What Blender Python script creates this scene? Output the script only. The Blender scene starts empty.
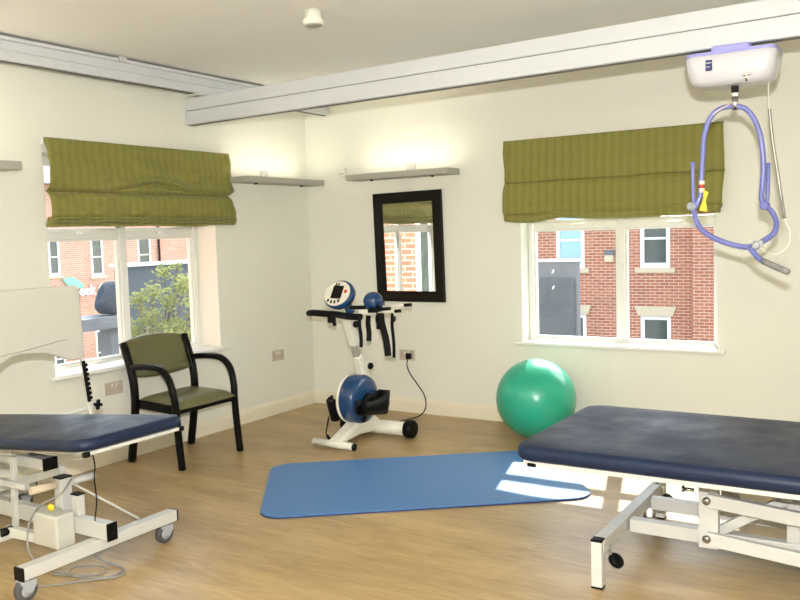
import bpy, bmesh, math, random
from mathutils import Vector, Matrix, noise
random.seed(7)
SC = bpy.context.scene
COL = SC.collection
PI = math.pi
V = Vector

# ---------------------------------------------------------------- camera
CAM = V((4.727, -6.008, 1.5))
FWD = V((-0.53136236, 0.84359643, -0.07745386))
RGT = V((0.84699121, 0.530781, -0.02962135))
UPV = V((-0.01612257, 0.08134241, 0.99655581))
FPX = 845.8
cd = bpy.data.cameras.new('camera'); cam = bpy.data.objects.new('camera', cd); COL.objects.link(cam)
cd.sensor_width = 36; cd.lens = 36 * FPX / 800; cd.clip_start = .05; cd.clip_end = 300
m = Matrix((RGT, UPV, -FWD)).transposed().to_4x4(); m.translation = CAM
cam.matrix_world = m
SC.camera = cam

# ---------------------------------------------------------------- world, sun, flash, exposure
SC.view_settings.view_transform = 'Standard'; SC.view_settings.look = 'None'
SC.view_settings.gamma = 1; SC.view_settings.use_curve_mapping = False
SC.view_settings.exposure = 0.40
wd = bpy.data.worlds.new('sky'); SC.world = wd; wd.use_nodes = True
nt = wd.node_tree; nt.nodes.clear()
sky = nt.nodes.new('ShaderNodeTexSky'); sky.sky_type = 'NISHITA'; sky.sun_disc = False
sky.sun_elevation = math.radians(42); sky.sun_rotation = math.radians(20); sky.dust_density = 3
hz = nt.nodes.new('ShaderNodeMix'); hz.data_type = 'RGBA'; hz.inputs[0].default_value = .45
hz.inputs[7].default_value = (4.2, 4.4, 4.6, 1)
bg = nt.nodes.new('ShaderNodeBackground'); bg.inputs[1].default_value = 0.58
ow = nt.nodes.new('ShaderNodeOutputWorld')
nt.links.new(sky.outputs[0], hz.inputs[6]); nt.links.new(hz.outputs[2], bg.inputs[0]); nt.links.new(bg.outputs[0], ow.inputs[0])

def aim(o, d): o.rotation_euler = V(d).to_track_quat('-Z', 'Y').to_euler()
def light(name, kind, loc, d, energy, color=(1, 1, 1), **kw):
    l = bpy.data.lights.new(name, kind); l.energy = energy; l.color = color
    for k, v in kw.items(): setattr(l, k, v)
    o = bpy.data.objects.new(name, l); COL.objects.link(o); o.location = loc; aim(o, d)
    return o
light('sun', 'SUN', (2, 10, 9), (.27, -1, -.95), 8.0, (1, .96, .9), angle=math.radians(.6))
light('camera_flash', 'AREA', CAM + V((.02, -.02, .20)), FWD + V((0, 0, .04)), 128, (1, .985, .98), shape='RECTANGLE', size=.07, size_y=.045)
# daylight arriving through the two windows (skylight portals just outside the glass)
for (loc, d, sx, sy) in (((-.40, -1.92, 1.3), (1, 0, 0), 1.4, 1.2), ((2.78, .40, 1.3), (0, -1, 0), 1.4, 1.2)):
    o = light('skylight_portal', 'AREA', loc, d, 1, shape='RECTANGLE', size=sx, size_y=sy)
    o.data.cycles.is_portal = True

# ---------------------------------------------------------------- pixel -> point on an upright / level plane of the place
def on(ax, px, py, v):
    d = FWD + RGT * ((px - 400) / FPX) - UPV * ((py - 300) / FPX)
    return CAM + d * ((v - CAM[ax]) / d[ax])
def LX(px, py, x): return on(0, px, py, x)
def WY(px, py, y): return on(1, px, py, y)
def FZ(px, py, z): return on(2, px, py, z)

# ---------------------------------------------------------------- materials
def c(r, g, b, k=1.0):
    f = lambda s: (s / 12.92 if s <= .04045 else ((s + .055) / 1.055) ** 2.4)
    return (f(r / 255) * k, f(g / 255) * k, f(b / 255) * k, 1)
def mat(name, col, rough=.5, metal=0, noise_amt=.06, nscale=12, bump=0, bscale=60, spec=.5, emit=None, es=1, coat=0, trans=0):
    mt = bpy.data.materials.new(name); mt.use_nodes = True
    n = mt.node_tree; b = n.nodes['Principled BSDF']; L = n.links.new
    b.inputs['Roughness'].default_value = rough; b.inputs['Metallic'].default_value = metal
    b.inputs['Specular IOR Level'].default_value = spec
    b.inputs['Coat Weight'].default_value = coat
    tc = n.nodes.new('ShaderNodeTexCoord')
    nz = n.nodes.new('ShaderNodeTexNoise'); nz.inputs['Scale'].default_value = nscale; nz.inputs['Detail'].default_value = 5
    L(tc.outputs['Object'], nz.inputs['Vector'])
    mx = n.nodes.new('ShaderNodeMix'); mx.data_type = 'RGBA'
    mx.inputs[6].default_value = tuple(x * (1 - noise_amt) for x in col[:3]) + (1,)
    mx.inputs[7].default_value = tuple(min(1, x * (1 + noise_amt)) for x in col[:3]) + (1,)
    L(nz.outputs['Fac'], mx.inputs[0]); L(mx.outputs[2], b.inputs['Base Color'])
    if bump:
        n2 = n.nodes.new('ShaderNodeTexNoise'); n2.inputs['Scale'].default_value = bscale
        bp = n.nodes.new('ShaderNodeBump'); bp.inputs['Strength'].default_value = bump; bp.inputs['Distance'].default_value = .01
        L(tc.outputs['Object'], n2.inputs['Vector']); L(n2.outputs['Fac'], bp.inputs['Height']); L(bp.outputs[0], b.inputs['Normal'])
    if emit:
        b.inputs['Emission Color'].default_value = emit; b.inputs['Emission Strength'].default_value = es
    mt['bsdf'] = b.name
    return mt
M = {}
M['wall'] = mat('cream_wall_paint', (.785, .785, .70, 1), .85, noise_amt=.02, nscale=3, bump=.05, bscale=180)
M['ceiling'] = mat('ceiling_paint', (.79, .785, .76, 1), .9, noise_amt=.02, nscale=2)
M['skirting'] = mat('skirting_gloss_paint', (.82, .77, .62, 1), .35, noise_amt=.02)
M['upvc'] = mat('white_upvc', (.82, .82, .78, 1), .25, noise_amt=.02)
M['rail'] = mat('white_aluminium_track', (.60, .63, .65, 1), .4, noise_amt=.03)
M['rail_dark'] = mat('track_shadow_gap', (.10, .10, .09, 1), .6)
M['steel_white'] = mat('white_powder_coat', (.55, .55, .52, 1), .35, noise_amt=.03)
M['black'] = mat('black_plastic', (.004, .004, .004, 1), .42, spec=.14)
M['black_wood'] = mat('black_lacquered_wood', (.003, .0028, .0025, 1), .28, noise_amt=.1, spec=.16)
M['strap'] = mat('black_webbing', (.006, .006, .006, 1), .8, spec=.2, bump=.2, bscale=400)
M['vinyl'] = mat('navy_vinyl', (.008, .017, .046, 1), .42, noise_amt=.3, nscale=9, bump=.12, bscale=45, spec=.30)
n_ = M['vinyl'].node_tree; z1 = n_.nodes.new('ShaderNodeTexNoise'); z1.inputs['Scale'].default_value = 4.5; z1.inputs['Detail'].default_value = 8; z1.inputs['Roughness'].default_value = .65
z2 = n_.nodes.new('ShaderNodeMapRange'); z2.inputs[1].default_value = .35; z2.inputs[2].default_value = .65; z2.inputs[3].default_value = .35; z2.inputs[4].default_value = .52
n_.links.new([q for q in n_.nodes if q.type == 'TEX_COORD'][0].outputs['Object'], z1.inputs['Vector']); n_.links.new(z1.outputs['Fac'], z2.inputs[0]); n_.links.new(z2.outputs[0], n_.nodes['Principled BSDF'].inputs['Roughness'])   # wiped and worn patches
M['olive_vinyl'] = mat('olive_green_vinyl', (.118, .116, .044, 1), .33, noise_amt=.08, bump=.06, bscale=70)
M['lilac'] = mat('lilac_blue_powder_coat', (.165, .185, .47, 1), .28, noise_amt=.03)
M['lilac_plastic'] = mat('lilac_plastic', (.31, .31, .68, 1), .4)
M['hoist_grey'] = mat('pale_grey_plastic', (.58, .58, .62, 1), .3, noise_amt=.02)
M['grey'] = mat('mid_grey_rubber', (.22, .22, .21, 1), .55)
M['castor_grey'] = mat('grey_castor_plastic', (.36, .38, .40, 1), .4)
M['tyre'] = mat('dark_grey_tyre', (.07, .07, .075, 1), .6)
M['chrome'] = mat('chrome', (.65, .65, .66, 1), .18, 1)
M['bronze'] = mat('dull_bolt_metal', (.30, .27, .24, 1), .35, .9)
M['blue_plastic'] = mat('deep_blue_plastic', (.010, .050, .150, 1), .22, coat=.2)
M['white_plastic'] = mat('cream_white_plastic', (.80, .78, .68, 1), .3)
M['screen'] = mat('black_screen', (.006, .007, .009, 1), .12)
M['red'] = mat('red_button', (.55, .03, .02, 1), .4)
M['yellow'] = mat('yellow_tag', (.75, .55, .03, 1), .5)
M['navy_label'] = mat('navy_label', (.008, .02, .12, 1), .4)
M['mirror'] = mat('mirror_silver', (.92, .93, .91, 1), .015, 1, noise_amt=0)
M['frame_dark'] = mat('dark_brown_frame', (.006, .005, .003, 1), .4, noise_amt=.2, spec=.15)
M['uplight'] = mat('taupe_uplighter_metal', (.38, .37, .32, 1), .5)
M['tube'] = mat('lit_fluorescent_tube', (.9, .85, .6, 1), .5, emit=(1, .88, .6, 1), es=2)
M['mat_blue'] = mat('blue_foam', (.060, .180, .42, 1), .45, noise_amt=.08, nscale=60, bump=.25, bscale=260)
M['ball'] = mat('green_ball_vinyl', (.022, .37, .235, 1), .28, noise_amt=.05, nscale=4, coat=.2)
M['socket'] = mat('socket_plastic', (.52, .46, .38, 1), .4)
M['cable'] = mat('grey_cable', (.25, .25, .24, 1), .5)
M['motor'] = mat('light_grey_motor_case', (.55, .54, .48, 1), .4)
M['panel'] = mat('white_moulded_panel', (.57, .56, .50, 1), .4, noise_amt=.02)
M['beige_tube'] = mat('beige_foam_tube', (.62, .52, .38, 1), .6)
M['stone'] = mat('pale_stone', (.62, .52, .36, 1), .8, noise_amt=.1)
M['sash'] = mat('white_sash_paint', (.85, .86, .86, 1), .4)
M['dark_glass'] = mat('dim_house_glass', (.06, .08, .07, 1), .08, spec=1, noise_amt=.5, nscale=1.2)
M['sky_glass'] = mat('sky_tinted_glass', (.35, .55, .72, 1), .06, .6, noise_amt=.1, nscale=1)  # blue sky reflection put into the base colour
M['slate'] = mat('weathered_dark_grey_cladding', (.085, .105, .125, 1), .6, noise_amt=.35, nscale=2.5)
M['slate_pale'] = mat('pale_lead_coping', (.70, .76, .80, 1), .5)
M['slate_mid'] = mat('grey_cladding', (.15, .17, .19, 1), .6, noise_amt=.3, nscale=3)
M['roof'] = mat('grey_roof_slates', (.10, .10, .11, 1), .7, noise_amt=.3, nscale=5)
M['cover'] = mat('dark_blue_cover_fabric', (.03, .042, .060, 1), .7, noise_amt=.4, nscale=6)
M['ground'] = mat('street_paving', (.30, .29, .27, 1), .9, noise_amt=.2, nscale=3)
M['bark'] = mat('bark', (.12, .08, .05, 1), .9, noise_amt=.3)
M['sign_white'] = mat('white_sign_letters', (.9, .92, .92, 1), .4)
M['sign_green'] = mat('green_sign_leaf', (.20, .55, .38, 1), .4)

def glass():
    mt = bpy.data.materials.new('window_glass'); mt.use_nodes = True; n = mt.node_tree; n.nodes.clear(); L = n.links.new
    o = n.nodes.new('ShaderNodeOutputMaterial'); mx = n.nodes.new('ShaderNodeMixShader')
    t = n.nodes.new('ShaderNodeBsdfTransparent'); t.inputs[0].default_value = (.96, .98, .97, 1)
    g = n.nodes.new('ShaderNodeBsdfGlossy'); g.inputs['Roughness'].default_value = .02
    f = n.nodes.new('ShaderNodeFresnel'); ge = n.nodes.new('ShaderNodeNewGeometry')
    ior = n.nodes.new('ShaderNodeMath'); ior.operation = 'MULTIPLY_ADD'; ior.inputs[1].default_value = 1 / 1.3 - 1.3; ior.inputs[2].default_value = 1.3
    L(ge.outputs['Backfacing'], ior.inputs[0]); L(ior.outputs[0], f.inputs[0])      # same reflectance from either side of the pane
    L(f.outputs[0], mx.inputs[0]); L(t.outputs[0], mx.inputs[1]); L(g.outputs[0], mx.inputs[2]); L(mx.outputs[0], o.inputs[0])
    return mt
M['glass'] = glass()

def leafmat():
    mt = mat('leaf_green', (.24, .27, .11, 1), .5, noise_amt=.5, nscale=9)
    n = mt.node_tree; b = n.nodes['Principled BSDF']; L = n.links.new
    tr = n.nodes.new('ShaderNodeBsdfTranslucent'); tr.inputs[0].default_value = (.34, .38, .15, 1)
    mx = n.nodes.new('ShaderNodeMixShader'); mx.inputs[0].default_value = .4
    L(b.outputs[0], mx.inputs[1]); L(tr.outputs[0], mx.inputs[2]); L(mx.outputs[0], n.nodes['Material Output'].inputs[0])
    return mt
M['leaf'] = leafmat()

def brick(name, axis, scale=1.0, c1=(.45, .165, .095, 1), c2=(.33, .105, .065, 1)):
    mt = bpy.data.materials.new(name); mt.use_nodes = True; n = mt.node_tree; b = n.nodes['Principled BSDF']; L = n.links.new
    b.inputs['Roughness'].default_value = .85
    tc = n.nodes.new('ShaderNodeTexCoord'); sp = n.nodes.new('ShaderNodeSeparateXYZ'); cb = n.nodes.new('ShaderNodeCombineXYZ')
    L(tc.outputs['Object'], sp.inputs[0]); L(sp.outputs[axis], cb.inputs[0]); L(sp.outputs[2], cb.inputs[1])
    br = n.nodes.new('ShaderNodeTexBrick'); L(cb.outputs[0], br.inputs['Vector'])
    br.inputs['Scale'].default_value = 1; br.inputs['Brick Width'].default_value = .225 * scale; br.inputs['Row Height'].default_value = .075 * scale
    br.inputs['Mortar Size'].default_value = .008 * scale; br.inputs['Mortar Smooth'].default_value = .3
    br.inputs['Color1'].default_value = c1; br.inputs['Color2'].default_value = c2
    br.inputs['Mortar'].default_value = (.68, .54, .40, 1); br.inputs['Bias'].default_value = -.2
    nz = n.nodes.new('ShaderNodeTexNoise'); nz.inputs['Scale'].default_value = .5; nz.inputs['Detail'].default_value = 4
    L(tc.outputs['Object'], nz.inputs['Vector'])
    mr = n.nodes.new('ShaderNodeMapRange'); mr.inputs[3].default_value = .8; mr.inputs[4].default_value = 1.2; L(nz.outputs['Fac'], mr.inputs[0])
    mx = n.nodes.new('ShaderNodeMix'); mx.data_type = 'RGBA'; mx.blend_type = 'MULTIPLY'; mx.inputs[0].default_value = 1
    L(br.outputs['Color'], mx.inputs[6]); L(mr.outputs[0], mx.inputs[7]); L(mx.outputs[2], b.inputs['Base Color'])
    return mt
M['brick_far'] = brick('red_brick_across_street', 1, 1.6, (.50, .26, .19, 1), (.40, .19, .14, 1))
M['brick_own'] = brick('red_brick_own_building', 0, 1.0)
M['brick_near'] = brick('red_brick_opposite', 0, 1.25)

def floor_mat():
    mt = bpy.data.materials.new('oak_plank_vinyl'); mt.use_nodes = True; n = mt.node_tree; b = n.nodes['Principled BSDF']; L = n.links.new
    tc = n.nodes.new('ShaderNodeTexCoord')
    br = n.nodes.new('ShaderNodeTexBrick'); L(tc.outputs['Object'], br.inputs['Vector'])
    br.inputs['Scale'].default_value = 1; br.inputs['Brick Width'].default_value = 1.2; br.inputs['Row Height'].default_value = .10
    br.inputs['Mortar Size'].default_value = .0009; br.inputs['Mortar Smooth'].default_value = .5; br.offset = .37
    br.inputs['Color1'].default_value = (.80, .80, .80, 1); br.inputs['Color2'].default_value = (1.06, 1.06, 1.06, 1); br.inputs['Mortar'].default_value = (.62, .6, .56, 1)
    mp = n.nodes.new('ShaderNodeMapping'); mp.inputs['Scale'].default_value = (3.6, 30, 1); L(tc.outputs['Object'], mp.inputs[0])
    nz = n.nodes.new('ShaderNodeTexNoise'); nz.inputs['Scale'].default_value = 1.4; nz.inputs['Detail'].default_value = 7; nz.inputs['Roughness'].default_value = .6
    nz.inputs['Distortion'].default_value = .6; L(mp.outputs[0], nz.inputs['Vector'])
    mp2 = n.nodes.new('ShaderNodeMapping'); mp2.inputs['Scale'].default_value = (1.1, 4.5, 1); L(tc.outputs['Object'], mp2.inputs[0])
    nz2 = n.nodes.new('ShaderNodeTexNoise'); nz2.inputs['Scale'].default_value = 1; nz2.inputs['Detail'].default_value = 3; L(mp2.outputs[0], nz2.inputs['Vector'])
    cr = n.nodes.new('ShaderNodeValToRGB'); e = cr.color_ramp.elements
    e[0].position = .28; e[0].color = c(138, 112, 72); e[1].position = .68; e[1].color = c(188, 164, 120)
    m2 = e.new if hasattr(e, 'new') else None
    k = cr.color_ramp.elements.new(.48); k.color = c(166, 141, 98)
    ad = n.nodes.new('ShaderNodeMath'); ad.operation = 'MULTIPLY_ADD'; ad.inputs[1].default_value = .45; L(nz2.outputs['Fac'], ad.inputs[0])
    sc = n.nodes.new('ShaderNodeMath'); sc.operation = 'MULTIPLY'; sc.inputs[1].default_value = .55; L(nz.outputs['Fac'], sc.inputs[0]); L(sc.outputs[0], ad.inputs[2])
    L(ad.outputs[0], cr.inputs[0])
    mx = n.nodes.new('ShaderNodeMix'); mx.data_type = 'RGBA'; mx.blend_type = 'MULTIPLY'; mx.inputs[0].default_value = .55
    L(cr.outputs[0], mx.inputs[6]); L(br.outputs['Color'], mx.inputs[7]); L(mx.outputs[2], b.inputs['Base Color'])
    b.inputs['Roughness'].default_value = .36; b.inputs['Specular IOR Level'].default_value = .45
    return mt
M['floor'] = floor_mat()

def blind_mat(name, axis):
    mt = bpy.data.materials.new(name); mt.use_nodes = True; n = mt.node_tree; b = n.nodes['Principled BSDF']; L = n.links.new
    b.inputs['Roughness'].default_value = .75; b.inputs['Sheen Weight'].default_value = .15
    tc = n.nodes.new('ShaderNodeTexCoord'); sp = n.nodes.new('ShaderNodeSeparateXYZ'); L(tc.outputs['Object'], sp.inputs[0])
    m1 = n.nodes.new('ShaderNodeMath'); m1.operation = 'MULTIPLY'; m1.inputs[1].default_value = 2 * PI / .062; L(sp.outputs[axis], m1.inputs[0])
    s = n.nodes.new('ShaderNodeMath'); s.operation = 'SINE'; L(m1.outputs[0], s.inputs[0])
    mr = n.nodes.new('ShaderNodeMapRange'); mr.inputs[1].default_value = -.5; mr.inputs[2].default_value = .5; L(s.outputs[0], mr.inputs[0])
    mp = n.nodes.new('ShaderNodeMapping'); mp.inputs['Scale'].default_value = (6, 6, 90) ; L(tc.outputs['Object'], mp.inputs[0])
    nz = n.nodes.new('ShaderNodeTexNoise'); nz.inputs['Scale'].default_value = 1.5; nz.inputs['Detail'].default_value = 3; L(mp.outputs[0], nz.inputs['Vector'])
    ad = n.nodes.new('ShaderNodeMath'); ad.operation = 'MULTIPLY_ADD'; ad.inputs[1].default_value = .7; L(mr.outputs[0], ad.inputs[0])
    sc = n.nodes.new('ShaderNodeMath'); sc.operation = 'MULTIPLY'; sc.inputs[1].default_value = .5; L(nz.outputs['Fac'], sc.inputs[0]); L(sc.outputs[0], ad.inputs[2])
    mx = n.nodes.new('ShaderNodeMix'); mx.data_type = 'RGBA'; mx.inputs[6].default_value = (.185, .178, .030, 1); mx.inputs[7].default_value = (.225, .215, .045, 1)
    L(ad.outputs[0], mx.inputs[0]); L(mx.outputs[2], b.inputs['Base Color'])
    bp = n.nodes.new('ShaderNodeBump'); bp.inputs['Strength'].default_value = .15; bp.inputs['Distance'].default_value = .004
    L(nz.outputs['Fac'], bp.inputs['Height']); L(bp.outputs[0], b.inputs['Normal'])
    return mt
M['blind_y'] = blind_mat('olive_striped_fabric_left', 1)
M['blind_x'] = blind_mat('olive_striped_fabric_right', 0)

# ---------------------------------------------------------------- mesh builder
def spline(pts, n=6):
    pts = [V(p) for p in pts]
    if len(pts) < 3: return pts
    out = []
    for i in range(len(pts) - 1):
        p0 = pts[i - 1] if i else pts[0] * 2 - pts[1]; p1 = pts[i]; p2 = pts[i + 1]
        p3 = pts[i + 2] if i + 2 < len(pts) else p2 * 2 - p1
        for k in range(n):
            t = k / n
            out.append(.5 * ((2 * p1) + (p2 - p0) * t + (2 * p0 - 5 * p1 + 4 * p2 - p3) * t * t + (3 * p1 - p0 - 3 * p2 + p3) * t ** 3))
    out.append(pts[-1]); return out

class MB:
    def __init__(self): self.bm = bmesh.new()
    def box(self, c0, s, rot=None, bev=0, seg=2):
        g = bmesh.ops.create_cube(self.bm, size=1); vs = g['verts']
        for v in vs: v.co = V((v.co.x * s[0], v.co.y * s[1], v.co.z * s[2]))
        if bev:
            es = list({e for v in vs for e in v.link_edges})
            r = bmesh.ops.bevel(self.bm, geom=es, offset=bev, segments=seg, affect='EDGES', profile=.5)
            vs = list({v for f in r['faces'] for v in f.verts} | {v for v in vs if v.is_valid})
        mt = Matrix.Translation(V(c0)) @ (rot.to_4x4() if rot is not None else Matrix.Identity(4))
        bmesh.ops.transform(self.bm, matrix=mt, verts=vs); return self
    def bb(self, lo, hi, bev=0, seg=2):
        lo, hi = V(lo), V(hi); return self.box((lo + hi) / 2, [abs(x) for x in (hi - lo)], None, bev, seg)
    def beam(self, a, b, w, h, bev=0, up=(0, 0, 1)):       # rectangular bar a->b, w across, h up
        a, b = V(a), V(b); z = (b - a).normalized(); x = V(up).cross(z)
        if x.length < 1e-4: x = V((1, 0, 0))
        x.normalize(); y = z.cross(x)
        return self.box((a + b) / 2, (w, h, (b - a).length), Matrix((x, y, z)).transposed(), bev)
    def tube(self, pts, r, seg=12, smooth=6, ends=True, flat=1.0, flatdir=None):
        P = spline(pts, smooth) if smooth else [V(p) for p in pts]
        N = len(P); R = r if isinstance(r, (list, tuple)) else None
        rings = []; nrm = None
        for i, p in enumerate(P):
            t = (P[min(i + 1, N - 1)] - P[max(i - 1, 0)]).normalized()
            if nrm is None:
                nrm = V(flatdir) if flatdir else (V((0, 0, 1)) if abs(t.z) < .9 else V((1, 0, 0)))
            if flatdir: nrm = V(flatdir)
            nrm = (nrm - t * nrm.dot(t)).normalized(); b = t.cross(nrm)
            rr = r if R is None else R[0] + (R[-1] - R[0]) * i / (N - 1) if len(R) == 2 else R[min(i, len(R) - 1)]
            rings.append([self.bm.verts.new(p + (nrm * math.cos(a) * flat + b * math.sin(a)) * rr) for a in [2 * PI * k / seg for k in range(seg)]])
        for i in range(N - 1):
            for k in range(seg):
                f = self.bm.faces.new((rings[i][k], rings[i][(k + 1) % seg], rings[i + 1][(k + 1) % seg], rings[i + 1][k])); f.smooth = True
        if ends:
            self.bm.faces.new(list(reversed(rings[0]))); self.bm.faces.new(rings[-1])
        return self
    def cyl(self, a, b, r, seg=24, r2=None): return self.tube([a, b], (r, r if r2 is None else r2), seg, 0)
    def lathe(self, c0, axis, prof, seg=40):                 # prof: list of (radius, height along axis)
        z = V(axis).normalized(); x = z.orthogonal().normalized(); y = z.cross(x); rings = []
        for (r, h) in prof:
            rings.append([self.bm.verts.new(V(c0) + z * h + (x * math.cos(a) + y * math.sin(a)) * max(r, 1e-4)) for a in [2 * PI * k / seg for k in range(seg)]])
        for i in range(len(rings) - 1):
            for k in range(seg):
                f = self.bm.faces.new((rings[i][k], rings[i][(k + 1) % seg], rings[i + 1][(k + 1) % seg], rings[i + 1][k])); f.smooth = True
        self.bm.faces.new(list(reversed(rings[0]))); self.bm.faces.new(rings[-1]); return self
    def sphere(self, c0, r, sc=(1, 1, 1), seg=32, rot=None):
        g = bmesh.ops.create_uvsphere(self.bm, u_segments=seg, v_segments=seg // 2, radius=r)
        mt = Matrix.Translation(V(c0)) @ (rot.to_4x4() if rot is not None else Matrix.Identity(4)) @ Matrix.Diagonal((*sc, 1))
        bmesh.ops.transform(self.bm, matrix=mt, verts=g['verts'])
        for f in {f for v in g['verts'] for f in v.link_faces}: f.smooth = True
        return self
    def prism(self, pts, ext):                               # closed outline (3D points) pushed along ext
        a = [self.bm.verts.new(V(p)) for p in pts]; b = [self.bm.verts.new(V(p) + V(ext)) for p in pts]; n = len(a)
        self.bm.faces.new(a); self.bm.faces.new(list(reversed(b)))
        for i in range(n): self.bm.faces.new((a[i], b[i], b[(i + 1) % n], a[(i + 1) % n]))
        return self
    def build(self, name, material, parent=None, bevel=0, root=None, kind=None, label=None, origin=None, subsurf=0, smooth_angle=None):
        bm = self.bm
        bmesh.ops.recalc_face_normals(bm, faces=bm.faces)
        r = parent
        while r is not None and r.parent: r = r.parent
        if r is None:
            if origin is None:
                xs = [v.co for v in bm.verts]
                lo = [min(p[i] for p in xs) for i in range(3)]; hi = [max(p[i] for p in xs) for i in range(3)]
                origin = ((lo[0] + hi[0]) / 2, (lo[1] + hi[1]) / 2, lo[2])
            off = V(origin)
        else: off = V(r.location)
        bmesh.ops.translate(bm, verts=bm.verts, vec=-off)
        me = bpy.data.meshes.new(name); bm.to_mesh(me); bm.free(); me.materials.append(material)
        o = bpy.data.objects.new(name, me); COL.objects.link(o)
        if parent is None: o.location = off
        else: o.parent = parent
        if bevel:
            md = o.modifiers.new('bevel', 'BEVEL'); md.width = bevel; md.segments = 2; md.limit_method = 'ANGLE'; md.angle_limit = .7
        if subsurf:
            md = o.modifiers.new('subd', 'SUBSURF'); md.levels = subsurf; md.render_levels = subsurf
        if kind: o['kind'] = kind
        if label: o['label'] = label
        return o

def thing(name, label, cat, loc, group=None):
    o = bpy.data.objects.new(name, None); COL.objects.link(o); o.location = loc; o.empty_display_size = .1
    o['label'] = label; o['category'] = cat
    if group: o['group'] = group
    return o
def tag(o, label, cat, group=None):
    o['label'] = label; o['category'] = cat
    if group: o['group'] = group
    return o
def copy_tree(o, parent=None):
    k = o.copy(); COL.objects.link(k); k.parent = parent
    for ch in [x for x in COL.objects if x.parent == o]: copy_tree(ch, k)
    return k

# ================================================================ THE ROOM
H = 2.69; RX = 6.3; RY = -7.3; T = .30
def holed(u0, u1, v0, v1, holes, P, t):
    """slab with rectangular holes; P(u,v,d) gives the point, d = 0 room side, t outer side"""
    mb = MB(); bm = mb.bm
    us = sorted({u0, u1} | {h[0] for h in holes} | {h[1] for h in holes}); vs = sorted({v0, v1} | {h[2] for h in holes} | {h[3] for h in holes})
    def full(i, j):
        if i < 0 or j < 0 or i >= len(us) - 1 or j >= len(vs) - 1: return False
        cu = (us[i] + us[i + 1]) / 2; cv = (vs[j] + vs[j + 1]) / 2
        return not any(h[0] < cu < h[1] and h[2] < cv < h[3] for h in holes)
    cache = {}
    def vt(u, v, d):
        k = (round(u, 5), round(v, 5), d)
        if k not in cache: cache[k] = bm.verts.new(P(u, v, d))
        return cache[k]
    for i in range(len(us) - 1):
        for j in range(len(vs) - 1):
            if not full(i, j): continue
            a, b, e, f = us[i], us[i + 1], vs[j], vs[j + 1]
            for d in (0, t): bm.faces.new((vt(a, e, d), vt(b, e, d), vt(b, f, d), vt(a, f, d)))
            if not full(i - 1, j): bm.faces.new((vt(a, e, 0), vt(a, f, 0), vt(a, f, t), vt(a, e, t)))
            if not full(i + 1, j): bm.faces.new((vt(b, e, 0), vt(b, f, 0), vt(b, f, t), vt(b, e, t)))
            if not full(i, j - 1): bm.faces.new((vt(a, e, 0), vt(b, e, 0), vt(b, e, t), vt(a, e, t)))
            if not full(i, j + 1): bm.faces.new((vt(a, f, 0), vt(b, f, 0), vt(b, f, t), vt(a, f, t)))
    return mb
LW = (-2.655, -1.17, .635, 2.08)     # left window opening  y0 y1 z0 z1
RW = (2.055, 3.50, .62, 2.08)        # right window opening x0 x1 z0 z1
MB().bb((-T, RY - T, -.2), (RX + T, T, 0)).build('floor', M['floor'], kind='structure', origin=(0, 0, 0))
MB().bb((-T, RY - T, H), (RX + T, T, H + .2)).build('ceiling', M['ceiling'], kind='structure')
holed(RY, 0, 0, H, [LW], lambda u, v, d: (-d, u, v), T).build('wall_left', M['wall'], kind='structure')
holed(0, RX, 0, H, [RW], lambda u, v, d: (u, d, v), T).build('wall_right', M['wall'], kind='structure')
MB().bb((RX, RY, 0), (RX + T, 0, H)).build('wall_side', M['wall'], kind='structure')
MB().bb((0, RY - T, 0), (RX, RY, H)).build('wall_behind', M['wall'], kind='structure')
def skirt(a, b, nrm, name):
    a, b, nn = V(a), V(b), V(nrm); prof = [(0, 0), (.018, 0), (.018, .085), (.014, .100), (.008, .106), (.006, .118), (0, .118)]
    MB().prism([a + nn * p + V((0, 0, q)) for p, q in prof], b - a).build(name, M['skirting'], kind='structure')
skirt((.0, RY, 0), (.0, 0, 0), (1, 0, 0), 'baseboard_left')
skirt((.018, 0, 0), (RX, 0, 0), (0, -1, 0), 'baseboard_right')

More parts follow.
